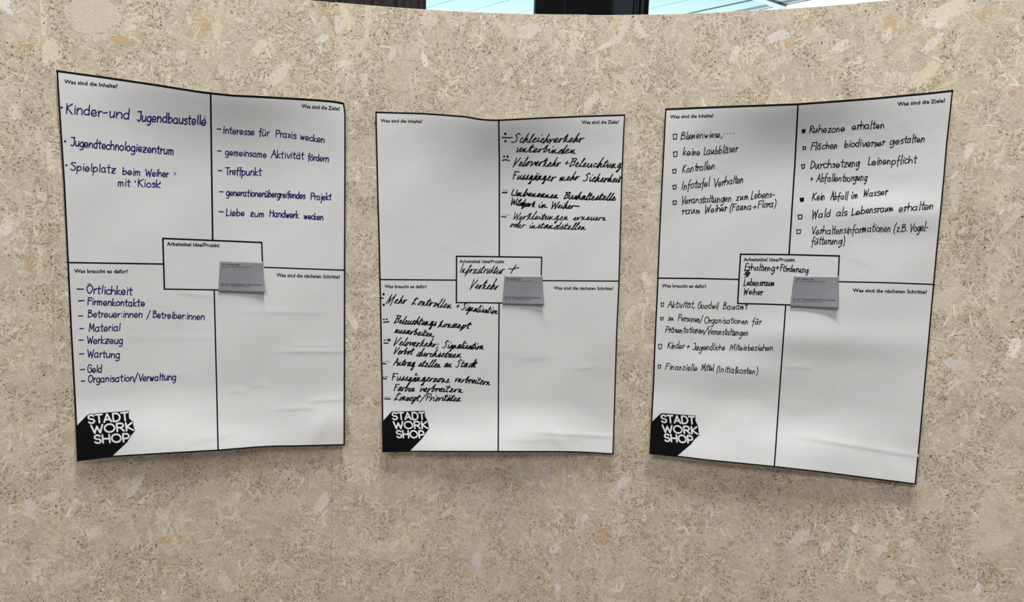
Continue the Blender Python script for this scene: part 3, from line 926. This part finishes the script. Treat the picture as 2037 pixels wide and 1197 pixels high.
# ---- left poster
T_A = [(112, 139), (200, 151), (300, 165.5), (360, 175), (399.8, 181.2), (419, 183.5), (462.6, 188), (525, 191), (588, 194.6), (638, 197.8), (665.6, 200.5), (684.4, 204.2)]
R_A = [(684.4, 204.2), (687.5, 225), (687.6, 310), (686.8, 537), (686.6, 660), (686, 885.7)]
B_A = [(153.1, 917.6), (220.6, 909), (330, 902.5), (433.4, 896.5), (470, 893.6), (509, 890.4), (546, 888.4), (583.7, 888.2), (686, 885.7)]
L_A = [(112, 139), (115.6, 200), (126.4, 367), (133.8, 521), (137.4, 600), (140.3, 660), (149.2, 823.7), (153.1, 917.6)]
LW = 3.0
lines_a = [([(418.9, 184), (423, 477)], LW+.4), ([(426, 577), (429, 690), (434, 897)], LW-.2), ([(134, 522), (324.5, 525)], LW), ([(525, 531.5), (686.5, 537.3)], LW-.4),
           ([(322.6, 474), (522, 482.2)], LW+.2), ([(324, 473), (327, 576)], LW+.2), ([(325.5, 574.8), (440, 576.6), (524, 578)], LW-.3), ([(520.6, 480.6), (522.5, 535)], LW-.2)]
heads_a = [('Was sind die Inhalte?', 127.5, 165.5, 234, 175.2, 7.6), ('Was sind die Ziele?', 599.7, 214.2, 676, 219.8, 7.4), ('Arbeitstitel Idee/Projekt', 331.8, 488.2, 436.7, 491.4, 7.2),
           ('Was braucht es dafür?', 147.4, 542.4, 254.2, 543.2, 7.2), ('Was sind die nächsten Schritte?', 550, 550.2, 676.7, 554, 7.0)]
logo_a = dict(poly=[(151.6, 847.8), (171.9, 826.5), (176, 824), (215, 820), (255.6, 817.5), (256.8, 832), (263, 837.3), (268.5, 857), (259.8, 867), (253.3, 878.7), (221.7, 908.8), (153.2, 917.4)],
              rows=[('STADT', 175.5, 842.5, 256, 836.3, 17), ('WORK', 182, 862.5, 266, 856, 17), ('SHOP', 188, 882, 258.5, 878.5, 17)])
write_a = [
 dict(w=2.9, asc=.6, words=[('Kinder-und', 131, 225.5, 255.5, 236.5, 12), ('Jugendbaustelle', 272, 240.5, 408.4, 249.5, 11.5)], dots=[(122.6, 213.8, 2.4)]),
 dict(w=2.7, asc=.6, words=[('Jugendtechnologiezentrum', 140, 290, 344.5, 308, 10)], dots=[(129.6, 281, 2.4)]),
 dict(w=2.5, asc=.62, words=[('Spielplatz', 140, 338, 228.6, 344.4, 9.5), ('beim', 243, 347, 278.5, 349.4, 8.5), ('Weiher', 289, 350, 334.4, 352, 8.5)], dots=[(132, 328.6, 2.3)]),
 dict(w=2.5, asc=.62, words=[('mit', 234, 370, 258, 370.5, 8.5), ('Kiosk', 274, 370.7, 317, 373, 9)], strokes=[[(269, 359.5), (269.3, 362.5)], [(318.6, 362), (318.6, 365)]]),
 dict(w=2.3, asc=.62, words=[('Interesse', 444, 265, 504.8, 268.5, 8.5), ('für', 514, 269.8, 535, 270.3, 8.5), ('Praxis', 548, 272.3, 588, 275.8, 8.5), ('wecken', 596.7, 276.8, 644.4, 284, 8)], strokes=[dash(431.5, 256.3, 439.6, 256.7)]),
 dict(w=2.3, asc=.62, words=[('gemeinsame', 447.6, 308, 529, 313.4, 8), ('Aktivität', 539.6, 313.4, 603.5, 316.6, 8.5), ('fördern', 611.8, 318.5, 653, 322, 8)], strokes=[dash(432.6, 299.6, 440, 300.4)]),
 dict(w=2.4, asc=.62, words=[('Treffpunkt', 447.6, 347.5, 519, 348.8, 8.8)], strokes=[dash(434, 339, 441.5, 339.4)]),
 dict(w=2.4, asc=.62, words=[('generationen', 449.6, 389, 527, 391.8, 8), ('übergreifendes', 527, 391.8, 606, 395, 8), ('Projekt', 618, 396.8, 658, 398, 8)], strokes=[dash(436.8, 381, 443.9, 381.6)]),
 dict(w=2.4, asc=.62, words=[('Liebe', 449.6, 428.5, 485, 429.4, 8.2), ('zum', 497, 430, 524.8, 432, 7.5), ('Handwerk', 536, 431, 593, 433.5, 8), ('wecken', 604, 435, 642, 437.5, 7.5)], strokes=[dash(436, 420.6, 444.4, 421.4)]),
 dict(w=2.6, asc=.62, words=[('Örtlichkeit', 171.7, 583, 262, 586.8, 9.5)], strokes=[dash(153.3, 574.6, 166, 575)]),
 dict(w=2.5, asc=.62, words=[('Firmenkontakte', 174, 606.4, 287, 609.4, 8.5)], strokes=[dash(156, 598.4, 167, 597.6)]),
 dict(w=2.3, asc=.62, words=[('Betreuer:innen', 174.5, 630.7, 282, 631.8, 8.5), ('/', 292.3, 632.5, 297, 632.5, 8), ('Betreiber:innen', 303.8, 631.8, 405.9, 636, 8)], strokes=[dash(156.5, 628.2, 165, 628)]),
 dict(w=2.4, asc=.62, words=[('Material', 176.5, 659.5, 238, 658, 9)], strokes=[dash(159, 653.5, 166, 653)]),
 dict(w=2.4, asc=.62, words=[('Werkzeug', 173.3, 683, 242.8, 683.5, 9)], strokes=[dash(157, 676.3, 166, 676)]),
 dict(w=2.4, asc=.62, words=[('Wartung', 173.8, 710.3, 237, 712, 9)], strokes=[dash(158, 704, 166.8, 703.4)]),
 dict(w=2.4, asc=.62, words=[('Geld', 173.3, 740.7, 201, 741, 9)], strokes=[dash(159.8, 735.2, 168.4, 734.3)]),
 dict(w=2.4, asc=.62, words=[('Organisation', 175, 760.8, 265.5, 757.5, 8.5), ('/', 267, 759, 272.5, 758.5, 9.5), ('Verwaltung', 276, 758, 349, 755.4, 8.5)], strokes=[dash(161.6, 758, 168.6, 757.4)]),
 dict(w=1.6, name='ink_smudge', mat=M_SMUDGE, words=[], strokes=[[(406, 230), (409, 233), (406, 236), (410, 237.5)]]),
 dict(w=1.6, name='ink_smudge', mat=M_SMUDGE, words=[], strokes=[[(346, 343), (350, 346.5)], [(350.5, 343.5), (346, 347)], [(348, 342.5), (348, 348)]]),
]
sheet_a = poster('white worksheet poster with blue handwriting, left of the three', (T_A, R_A, B_A, L_A), relief_a, lines_a, heads_a, logo_a, write_a, M_BLUE, (4.2, 2.8, 2.8, 3.4))

# ---- middle poster
T_B = [(746.5, 221.8), (840.3, 224.3), (890, 227.8), (925, 230.5), (936, 232.2), (947, 234.6), (960, 236.2), (972.6, 237.2), (991, 237.6), (1021, 236.2), (1072, 233.4), (1157.5, 229.9), (1243.8, 227.3)]
R_B = [(1243.8, 227.3), (1241.6, 270), (1238, 352), (1232.4, 559), (1227.7, 664), (1223.5, 809.5), (1220.4, 904)]
B_B = [(760.6, 899.3), (813.8, 898.6), (980, 899), (1100, 899.2), (1149.5, 899.8), (1181, 901.4), (1220.4, 904)]
L_B = [(746.5, 221.8), (750.6, 402), (753.2, 490), (757.6, 700), (759, 770), (760.6, 899.3)]
lines_b = [([(991.9, 237), (993.4, 320), (993.2, 509)], 3.0), ([(992.8, 603), (991.6, 760), (991, 899)], 2.7), ([(754.5, 555.7), (908, 557)], 2.6), ([(1079, 558), (1232, 559)], 2.4),
           ([(906.6, 509.6), (1079, 511.6)], 2.8), ([(908.2, 509), (907.8, 603)], 2.8), ([(906.6, 601.6), (1005, 602.6), (1078, 603.3)], 2.6), ([(1077.6, 510.5), (1076.4, 556)], 2.6)]
heads_b = [('Was sind die Inhalte?', 757.2, 243, 840.3, 244.4, 6.4), ('Was sind die Ziele?', 1157, 246.4, 1231, 245.6, 6.6), ('Arbeitstitel Idee/Projekt', 914, 522.6, 1003.3, 523, 6.2),
           ('Was braucht es dafür?', 764.8, 572.4, 849, 573, 6.2), ('Was sind die nächsten Schritte?', 1101.4, 575.6, 1220, 576.6, 6.2)]
logo_b = dict(poly=[(760.6, 838.4), (777, 820.3), (779, 818), (810, 817.5), (844.3, 817), (845.5, 828), (850, 835.8), (854, 852.3), (846, 862), (840.6, 871), (813.8, 898.6), (760.8, 899.2)],
              rows=[('STADT', 780.5, 834.8, 845.5, 834.8, 15), ('WORK', 783.5, 852.8, 851.5, 852.6, 15), ('SHOP', 789, 870.6, 844.5, 871.2, 15)])
write_b = [
 dict(hand=2, w=2.5, asc=.8, words=[('Schleichverkehr', 1018, 282.5, 1157, 283.3, 8.5)], strokes=[dash(999, 273.4, 1019, 273.6)], dots=[(1005.3, 266, 2.7), (1005.6, 280.6, 2.5)]),
 dict(hand=2, w=2.5, asc=.8, words=[('unterbinden', 1026, 302, 1143, 304.8, 8)]),
 dict(hand=2, w=2.5, asc=.8, words=[('Veloverkehr', 1021, 330, 1112, 330.8, 8.3), ('+', 1121, 329.5, 1128, 329.5, 8), ('Beleuchtung', 1132, 330.5, 1234, 333.5, 8.3)], strokes=[[(999.5, 319), (1006, 317.6), (1013.4, 319.4)]], dots=[(1002.7, 311, 2.2), (1009.5, 311.4, 2.4)]),
 dict(hand=2, w=2.6, asc=.8, words=[('Fussgänger', 1018, 355, 1102, 359, 8.3), ('mehr', 1112, 359, 1149, 358, 7.5), ('Sicherheit', 1159.6, 360, 1233, 361.8, 7.8)]),
 dict(hand=2, w=2.9, asc=.75, words=[('Umbenennen', 1016, 388, 1108, 394, 6.8), ('Bushaltestelle', 1121, 395, 1222, 398.3, 7)], strokes=[dash(999.5, 382.6, 1008.4, 382.8)], dots=[(1001.6, 377.3, 1.1), (1005.3, 378.6, 1.1), (1009.5, 378.3, 1.1)]),
 dict(hand=2, w=2.7, asc=.8, words=[('Wildpark', 1014.5, 406.3, 1062, 412, 6.5), ('in', 1069, 412.3, 1087, 412.5, 6), ('Weiher', 1095, 413.2, 1140, 414.6, 6.5)], strokes=[dash(1144, 409.6, 1152, 410.2)]),
 dict(hand=2, w=2.1, asc=.8, words=[('Werkleitungen', 1019, 436, 1128, 437, 7), ('erneuern', 1139.7, 437, 1204, 438, 6)], strokes=[dash(997.3, 430.2, 1007, 431.8)], dots=[(1001.6, 425.9, .9), (1005, 427, .9), (1008.6, 427.4, .9), (1012.4, 428.4, .9)]),
 dict(hand=2, w=2.2, asc=.8, words=[('oder', 1013.5, 451, 1042, 453, 6.5), ('instandstellen', 1052, 453.3, 1163, 456, 6.5)]),
 dict(hand=2, w=2.0, asc=.8, words=[('Infrastruktur', 914, 542.2, 1000, 543.6, 8.5)], strokes=[[(1012, 534.4), (1019, 534.6), (1032, 532)], [(1026.5, 526.6), (1016, 543.6)]]),
 dict(hand=2, w=2.2, asc=.8, words=[('Verkehr', 935.5, 573.5, 989, 574.8, 8.8)]),
 dict(hand=2, w=2.3, asc=.8, words=[('Mehr', 768.5, 603, 806, 603.5, 8.3), ('Kontrollen', 818, 605, 897, 612.5, 8), ('+', 905, 614, 911, 614, 7), ('Signalisation', 917.5, 615.5, 988, 624.3, 7)], strokes=[dash(755.8, 592.2, 763, 593)], dots=[(763, 585, 2.6), (763.3, 605.9, 2.6)]),
 dict(hand=2, w=2.7, asc=.8, words=[('Beleuchtungs', 783.4, 642, 865, 648, 7.3), ('konzept', 871, 649, 933, 653, 6.6)], strokes=[dash(763, 640.8, 773.7, 639.8)], dots=[(763.4, 635.2, 1.7), (769.1, 634.5, 1.9)]),
 dict(hand=2, w=2.6, asc=.8, words=[('ausarbeiten,', 784, 661, 862, 669, 6.6)]),
 dict(hand=2, w=2.5, asc=.8, words=[('Veloverkehr;', 783, 686.2, 869, 690, 7.6), ('Signalisation', 879.7, 691, 960, 694.8, 7)], strokes=[dash(764, 682.2, 772, 682), [(771.5, 675.5), (774.5, 674), (776, 676.5), (773, 678), (771.5, 675.5)]], dots=[(764.7, 677, 1.5), (767.5, 675.5, 1.3)]),
 dict(hand=2, w=2.5, asc=.8, words=[('Verbot', 783, 703.6, 819, 704.5, 6.8), ('durchsetzen', 827.6, 707, 916, 711.3, 6.8)]),
 dict(hand=2, w=2.5, asc=.8, words=[('Antrag', 782.5, 726.3, 824, 728, 7.3), ('stellen', 832, 728, 875, 730.3, 7), ('an', 882.4, 729.4, 897, 730, 7), ('Stadt', 906, 730.3, 945, 730, 7.2)], strokes=[dash(760.3, 722.8, 767.8, 723.4)], dots=[(764, 719.6, 1.1), (768.7, 718.6, 1.1), (773.4, 719, 1.1)]),
 dict(hand=2, w=2.5, asc=.8, words=[('Fussgängerzone', 777, 755.5, 892, 760.2, 7.6), ('verbreitern', 903.5, 759, 974, 764.3, 7)], strokes=[dash(761.4, 752.6, 768.6, 753.2)], dots=[(763.8, 749, 1.2), (768.9, 749.4, 1.5), (827.8, 743.5, 2.0)]),
 dict(hand=2, w=2.5, asc=.8, words=[('Farben', 782, 776.5, 824, 777.5, 7), ('verbreitern', 834, 777.8, 919, 780.3, 7)]),
 dict(hand=2, w=2.4, asc=.8, words=[('Konzept', 784, 795.4, 832, 797, 7.3), ('/', 836, 797, 843, 797, 9), ('Prioritäten', 846.5, 795.5, 915, 797.8, 7)], strokes=[dash(765, 793, 776.2, 793.4)], dots=[(766.2, 789.8, .9), (769, 789.6, .9), (772, 789.8, .9), (775.2, 790, .9)]),
]
sheet_b = poster('white worksheet poster with bold slanted black handwriting, between the other two', (T_B, R_B, B_B, L_B), relief_b, lines_b, heads_b, logo_b, write_b, M_BLACK, (3.2, 2.4, 2.6, 2.8))

# ---- right poster
T_C = [(1323.2, 215.6), (1390, 212.6), (1452, 210.2), (1520, 207.8), (1587, 205.4), (1678.5, 198.6), (1737, 194.2), (1790, 189.2), (1850, 183.6), (1896.3, 178.4)]
R_C = [(1896.3, 178.4), (1883.8, 291.9), (1879.6, 345.3), (1871.5, 430), (1863.5, 510), (1860, 550), (1846, 705.3), (1831, 870.6), (1822, 963.8)]
B_C = [(1291.5, 902.8), (1310, 904.8), (1350, 909), (1410.4, 916.2), (1470, 922), (1540, 928.9), (1630, 939), (1713.7, 949.9), (1822, 963.8)]
L_C = [(1323.2, 215.6), (1313, 418), (1310.2, 480), (1306.4, 580), (1302.2, 665), (1298.8, 760), (1291.5, 902.8)]
lines_c = [([(1587.5, 206), (1581, 330), (1569.6, 506)], 3.2), ([(1563, 607), (1552, 760), (1540.3, 929)], 2.8), ([(1308, 553), (1390, 553.8), (1470, 555.6)], 2.8), ([(1668, 560), (1760, 562), (1860, 565.6)], 2.6),
           ([(1471.6, 505.5), (1572, 506.4), (1671, 509)], 3.0), ([(1473.2, 505), (1470, 556), (1467.4, 604.6)], 3.0), ([(1466.4, 603.4), (1520, 604.6), (1575, 606.6), (1664, 609.4)], 2.8), ([(1669.6, 508), (1667, 560)], 2.8)]
heads_c = [('Was sind die Inhalte?', 1333, 235.4, 1419.5, 233, 6.6), ('Was sind die Ziele?', 1785.3, 210.6, 1880.5, 203.4, 7.4), ('Arbeitstitel Idee/Projekt', 1479, 519.2, 1581.6, 519.9, 6.8),
           ('Was braucht es dafür?', 1316.5, 571.2, 1404.9, 572.5, 6.6), ('Was sind die nächsten Schritte?', 1696, 580.5, 1844, 584, 7.0)]
logo_c = dict(poly=[(1295, 840.5), (1314, 822.4), (1318, 821.6), (1350, 824), (1383.3, 826.4), (1383.6, 837), (1388.3, 846.3), (1390.9, 865.3), (1380.7, 874.8), (1374.7, 883.4), (1346.2, 907.3), (1291.8, 902.6)],
              rows=[('STADT', 1315.5, 840.2, 1382.5, 843.8, 15.5), ('WORK', 1318.5, 860, 1388.5, 864, 15.5), ('SHOP', 1322, 877.6, 1379, 882, 15.5)])


def filled(x0_, y0_, x1_, y1_): return [[(x0_+1, y0_+k*(y1_-y0_)/3), (x1_-1, y0_+k*(y1_-y0_)/3-.5)] for k in range(4)]


write_c = [
 dict(hand=3, w=1.9, asc=.72, words=[('Blumenwiese,', 1353.9, 276.9, 1434.7, 272.6, 7.5)], strokes=[bx(1339.5, 267, 1346.7, 277)], dots=[(1441.2, 266, 1.1), (1447.5, 265.4, 1.1), (1453.5, 265, 1.1), (1459.6, 264.8, 1.1)]),
 dict(hand=3, w=2.0, asc=.78, words=[('keine', 1357.6, 308.8, 1390.8, 308.4, 8), ('Laubbläser', 1399.5, 307.6, 1465, 302.3, 8)], strokes=[bx(1340, 302, 1347, 311.7)]),
 dict(hand=3, w=2.0, asc=.78, words=[('Kontrollen', 1357, 343.8, 1421.2, 335.3, 8)], strokes=[bx(1338.5, 337, 1345, 344.7)]),
 dict(hand=3, w=2.0, asc=.8, words=[('Infotafel', 1356, 376.8, 1409.7, 370.3, 8.5), ('Verhalten', 1419, 371.4, 1477, 363.8, 8.5)], strokes=[bx(1339, 368.4, 1345, 376.4)]),
 dict(hand=3, w=2.0, asc=.72, words=[('Veranstaltungen', 1354.7, 405.7, 1453.8, 400.3, 8), ('zum', 1463.4, 397.8, 1488, 396.8, 7.5), ('Lebens-', 1493.8, 395.3, 1540, 392.4, 8)], strokes=[bx(1339, 399.6, 1345.6, 407)]),
 dict(hand=3, w=2.0, asc=.75, words=[('raum', 1356, 425.7, 1392.3, 423.5, 8), ('Weiher', 1401.7, 422.5, 1443.8, 419.2, 8), ('(Fauna', 1451, 419.2, 1493.4, 416, 7.8), ('+', 1497, 416, 1503.5, 415.5, 7), ('Flora)', 1507.5, 413.8, 1542.2, 411, 7.8)]),
 dict(hand=3, w=2.2, asc=.8, words=[('Ruhezone', 1609.7, 264.6, 1679.3, 261, 7.8), ('erhalten', 1693.9, 258, 1758.6, 254.5, 8.2)], strokes=[bx(1596, 258, 1601.7, 264)] + filled(1596, 258.5, 1601.7, 263)),
 dict(hand=3, w=2.2, asc=.75, words=[('Flächen', 1612.6, 298.4, 1665, 295.2, 8), ('biodiverser', 1679.3, 293.2, 1757.8, 289.3, 8), ('gestalten', 1769.5, 287.8, 1838.7, 281.5, 8)], strokes=[bx(1597.5, 292, 1603, 297.7)]),
 dict(hand=3, w=2.2, asc=.75, words=[('Durchsetzung', 1611.7, 335, 1708.5, 331, 8.5), ('Leinenpflicht', 1726, 328.6, 1820.4, 324.2, 8.5)], strokes=[bx(1595, 327.5, 1600.5, 335)]),
 dict(hand=3, w=2.1, asc=.75, words=[('Abfallentsorgung', 1623.8, 361.7, 1723.6, 359, 8)], strokes=[dash(1612.6, 356, 1617, 355.6), dash(1614.8, 352.6, 1614.6, 359)]),
 dict(hand=3, w=2.2, asc=.8, words=[('Kein', 1615, 398.4, 1639.3, 396.8, 7.8), ('Abfall', 1651.5, 397.8, 1684.4, 397, 8), ('im', 1691.9, 394.3, 1706.6, 393.8, 7.5), ('Wasser', 1717.2, 392.3, 1763.6, 387, 7.8)], strokes=[bx(1592, 394, 1598.6, 400.6)] + filled(1592, 395, 1598, 400)),
 dict(hand=3, w=2.2, asc=.75, words=[('Wald', 1615, 433.2, 1650, 430.2, 8), ('als', 1663, 429.8, 1683.5, 428, 8), ('Lebensraum', 1693.5, 427.4, 1776.7, 420, 8), ('erhalten', 1787.3, 421, 1855.4, 415, 8.3)], strokes=[bx(1588, 427.6, 1595.6, 435.5)]),
 dict(hand=3, w=2.0, asc=.85, words=[('Verhaltensinformationen', 1614.2, 466.6, 1770.3, 459.5, 8.5), ('(z.B.', 1777, 461, 1804.5, 460.2, 8), ('Vogel-', 1809.5, 460.2, 1845.4, 457.5, 8.5)], strokes=[bx(1585, 457, 1592.6, 464.8)]),
 dict(hand=3, w=2.0, asc=.8, words=[('fütterung)', 1613.4, 486.9, 1679.3, 484.8, 8.2)]),
 dict(hand=3, w=2.1, asc=.8, words=[('Erhaltung', 1481.5, 537, 1540.4, 538.2, 6.8), ('+', 1542, 536.5, 1548.5, 536.8, 7), ('Förderung', 1552, 538.2, 1606.5, 542.5, 6.8)]),
 dict(hand=3, w=1.7, name='crossed_out_word', words=[], strokes=[[(1480.5, 538.5), (1491, 537.4), (1482, 543), (1492, 541.5), (1483, 547), (1490.5, 546), (1481, 551.5)], [(1486, 537), (1489, 545), (1486.5, 551)], [(1480, 545.5), (1492, 543.5)]]),
 dict(hand=3, w=2.2, asc=.8, words=[('Lebensraum', 1479.5, 567.2, 1540.4, 567.8, 6.8)]),
 dict(hand=3, w=2.1, asc=.7, words=[('Weiher', 1479, 585.2, 1515.8, 586, 6.8)]),
 dict(hand=3, w=1.8, asc=.75, words=[('Aktivität,', 1327.8, 611.6, 1380.8, 612, 6.8), ('Goodwil', 1387, 613, 1427.4, 613.8, 6.8), ('Bauamt', 1438, 614.6, 1484.6, 615.8, 6.8)], strokes=[bx(1315.4, 602.4, 1320.4, 609.6)]),
 dict(hand=3, w=1.8, asc=.8, words=[('im', 1328.4, 636.9, 1340, 637.2, 5.5), ('Personen/', 1348.4, 637.8, 1395.8, 641.2, 6.8), ('Organisationen', 1400.3, 642.2, 1487.3, 644, 6.8), ('für', 1495.4, 644.5, 1513, 644.5, 7)], strokes=[bx(1314.3, 631.2, 1319.6, 636.6)]),
 dict(hand=3, w=1.8, asc=.75, words=[('Präsentationen', 1323.3, 661.2, 1400.3, 662.6, 7), ('/', 1400, 664, 1407, 664, 8), ('Veranstaltungen', 1407, 664.8, 1487.3, 667.8, 6.8)]),
 dict(hand=3, w=1.8, asc=.75, words=[('Kinder', 1327.4, 692.8, 1359.7, 693, 7), ('+', 1364.5, 694, 1370.5, 694, 6), ('Jugendliche', 1377, 695.8, 1441, 696, 7), ('Miteinbeziehen', 1451.5, 695.8, 1537.2, 697.5, 6.8)], strokes=[bx(1310.6, 684.6, 1316.4, 694.4)]),
 dict(hand=3, w=1.8, asc=.75, words=[('Finanzielle', 1323.3, 734.8, 1386, 737.4, 7), ('Mittel', 1394.3, 737.2, 1418.4, 738, 7), ('(Initialkosten)', 1424.4, 739.5, 1506.4, 743, 7)], strokes=[bx(1309, 726, 1314.6, 732.4)]),
]
sheet_c = poster('white worksheet poster with thin upright black handwriting, right of the three', (T_C, R_C, B_C, L_C), relief_c, lines_c, heads_c, logo_c, write_c, M_BLACK, (4.0, 2.8, 2.6, 2.8))


# ------------------------------------------------------------ grey cards lying on the posters
def card(label, host, c, txt):
    tl, tr, br, bl = c
    def relief(u, v):
        return None
    top = [tl, ((tl[0]+tr[0])/2, (tl[1]+tr[1])/2), tr]
    right = [tr, (tr[0] + (br[0]-tr[0])*.35, tr[1] + (br[1]-tr[1])*.5), br]
    bot = [bl, ((bl[0]+br[0])/2, (bl[1]+br[1])/2 + .4), br]
    left = [bl, ((tl[0]+bl[0])/2, (tl[1]+bl[1])/2), tl][::-1]
    sh = Sheet(top, right, bot, left, relief)

    def height(x, y):
        u, v = sh.uv(x, y)
        lift_ = 1.3 + 1.2*np.clip(v, 0, 1)**2 + 5.5*np.clip(u, 0, 1)**3*np.clip(v, 0, 1)**2
        return host.height(x, y) + lift_*1e-3
    sh.height = height
    b = put(np.array([(bl[0]+br[0])/2]), np.array([max(bl[1], br[1])]), .006)[0]
    root = empty('card', tuple(map(float, b)))
    tag(root, label, 'card', 'small grey cards stuck on the centre boxes')
    sh.build('card_sheet', M_CARD, root, 20, 16, 0.0004)
    ink = Ink()
    for t in txt[0]: print_text(ink, *t)
    ink.build('printed_heading', M_CARDTXT, root, sh, 0.00012)
    ink = Ink()
    for t in txt[1]: print_text(ink, *t)
    ink.build('small_print', M_CARDTXT, root, sh, 0.00012)


def card_text(a, b, c, d):
    return ([('Wir wirken mit!', *a, 3.2, .03), ('Ich bin Themenhüterin/Themenhüter', *c, 3.2, .03)],
            [('Bitte Name und E-Mail-Adresse angeben', *b, 2.0, .01), ('Bitte Name und E-Mail-Adresse angeben', *d, 2.0, .01)])


card('grey card on the centre box of the left poster with blue handwriting', sheet_a, ((437.7, 518), (522.7, 520.8), (527.3, 582.6), (434.3, 580.3)),
     card_text((441.5, 527.3, 476.6, 527.8), (441.5, 530.9, 500, 532), (439.5, 566.3, 521, 568), (439.5, 569.7, 498, 570.6)))
card('grey card on the centre box of the middle poster, right of the word Verkehr', sheet_b, ((1003.7, 547.5), (1079, 548.1), (1082.3, 606.9), (999.6, 605.9)),
     card_text((1006.8, 555.8, 1036.8, 556.2), (1006.8, 559.2, 1058, 560), (1004, 592.6, 1076, 593.4), (1004, 595.6, 1055, 596.2)))
card('grey card on the centre box of the right poster under the word Förderung', sheet_c, ((1579.6, 547.6), (1668.4, 548.9), (1668.2, 614.3), (1571.8, 610.4)),
     card_text((1583, 556.2, 1619, 556.8), (1583, 559.8, 1643.5, 561), (1577.3, 596.2, 1662, 598.6), (1577.3, 600, 1637.6, 601.4)))
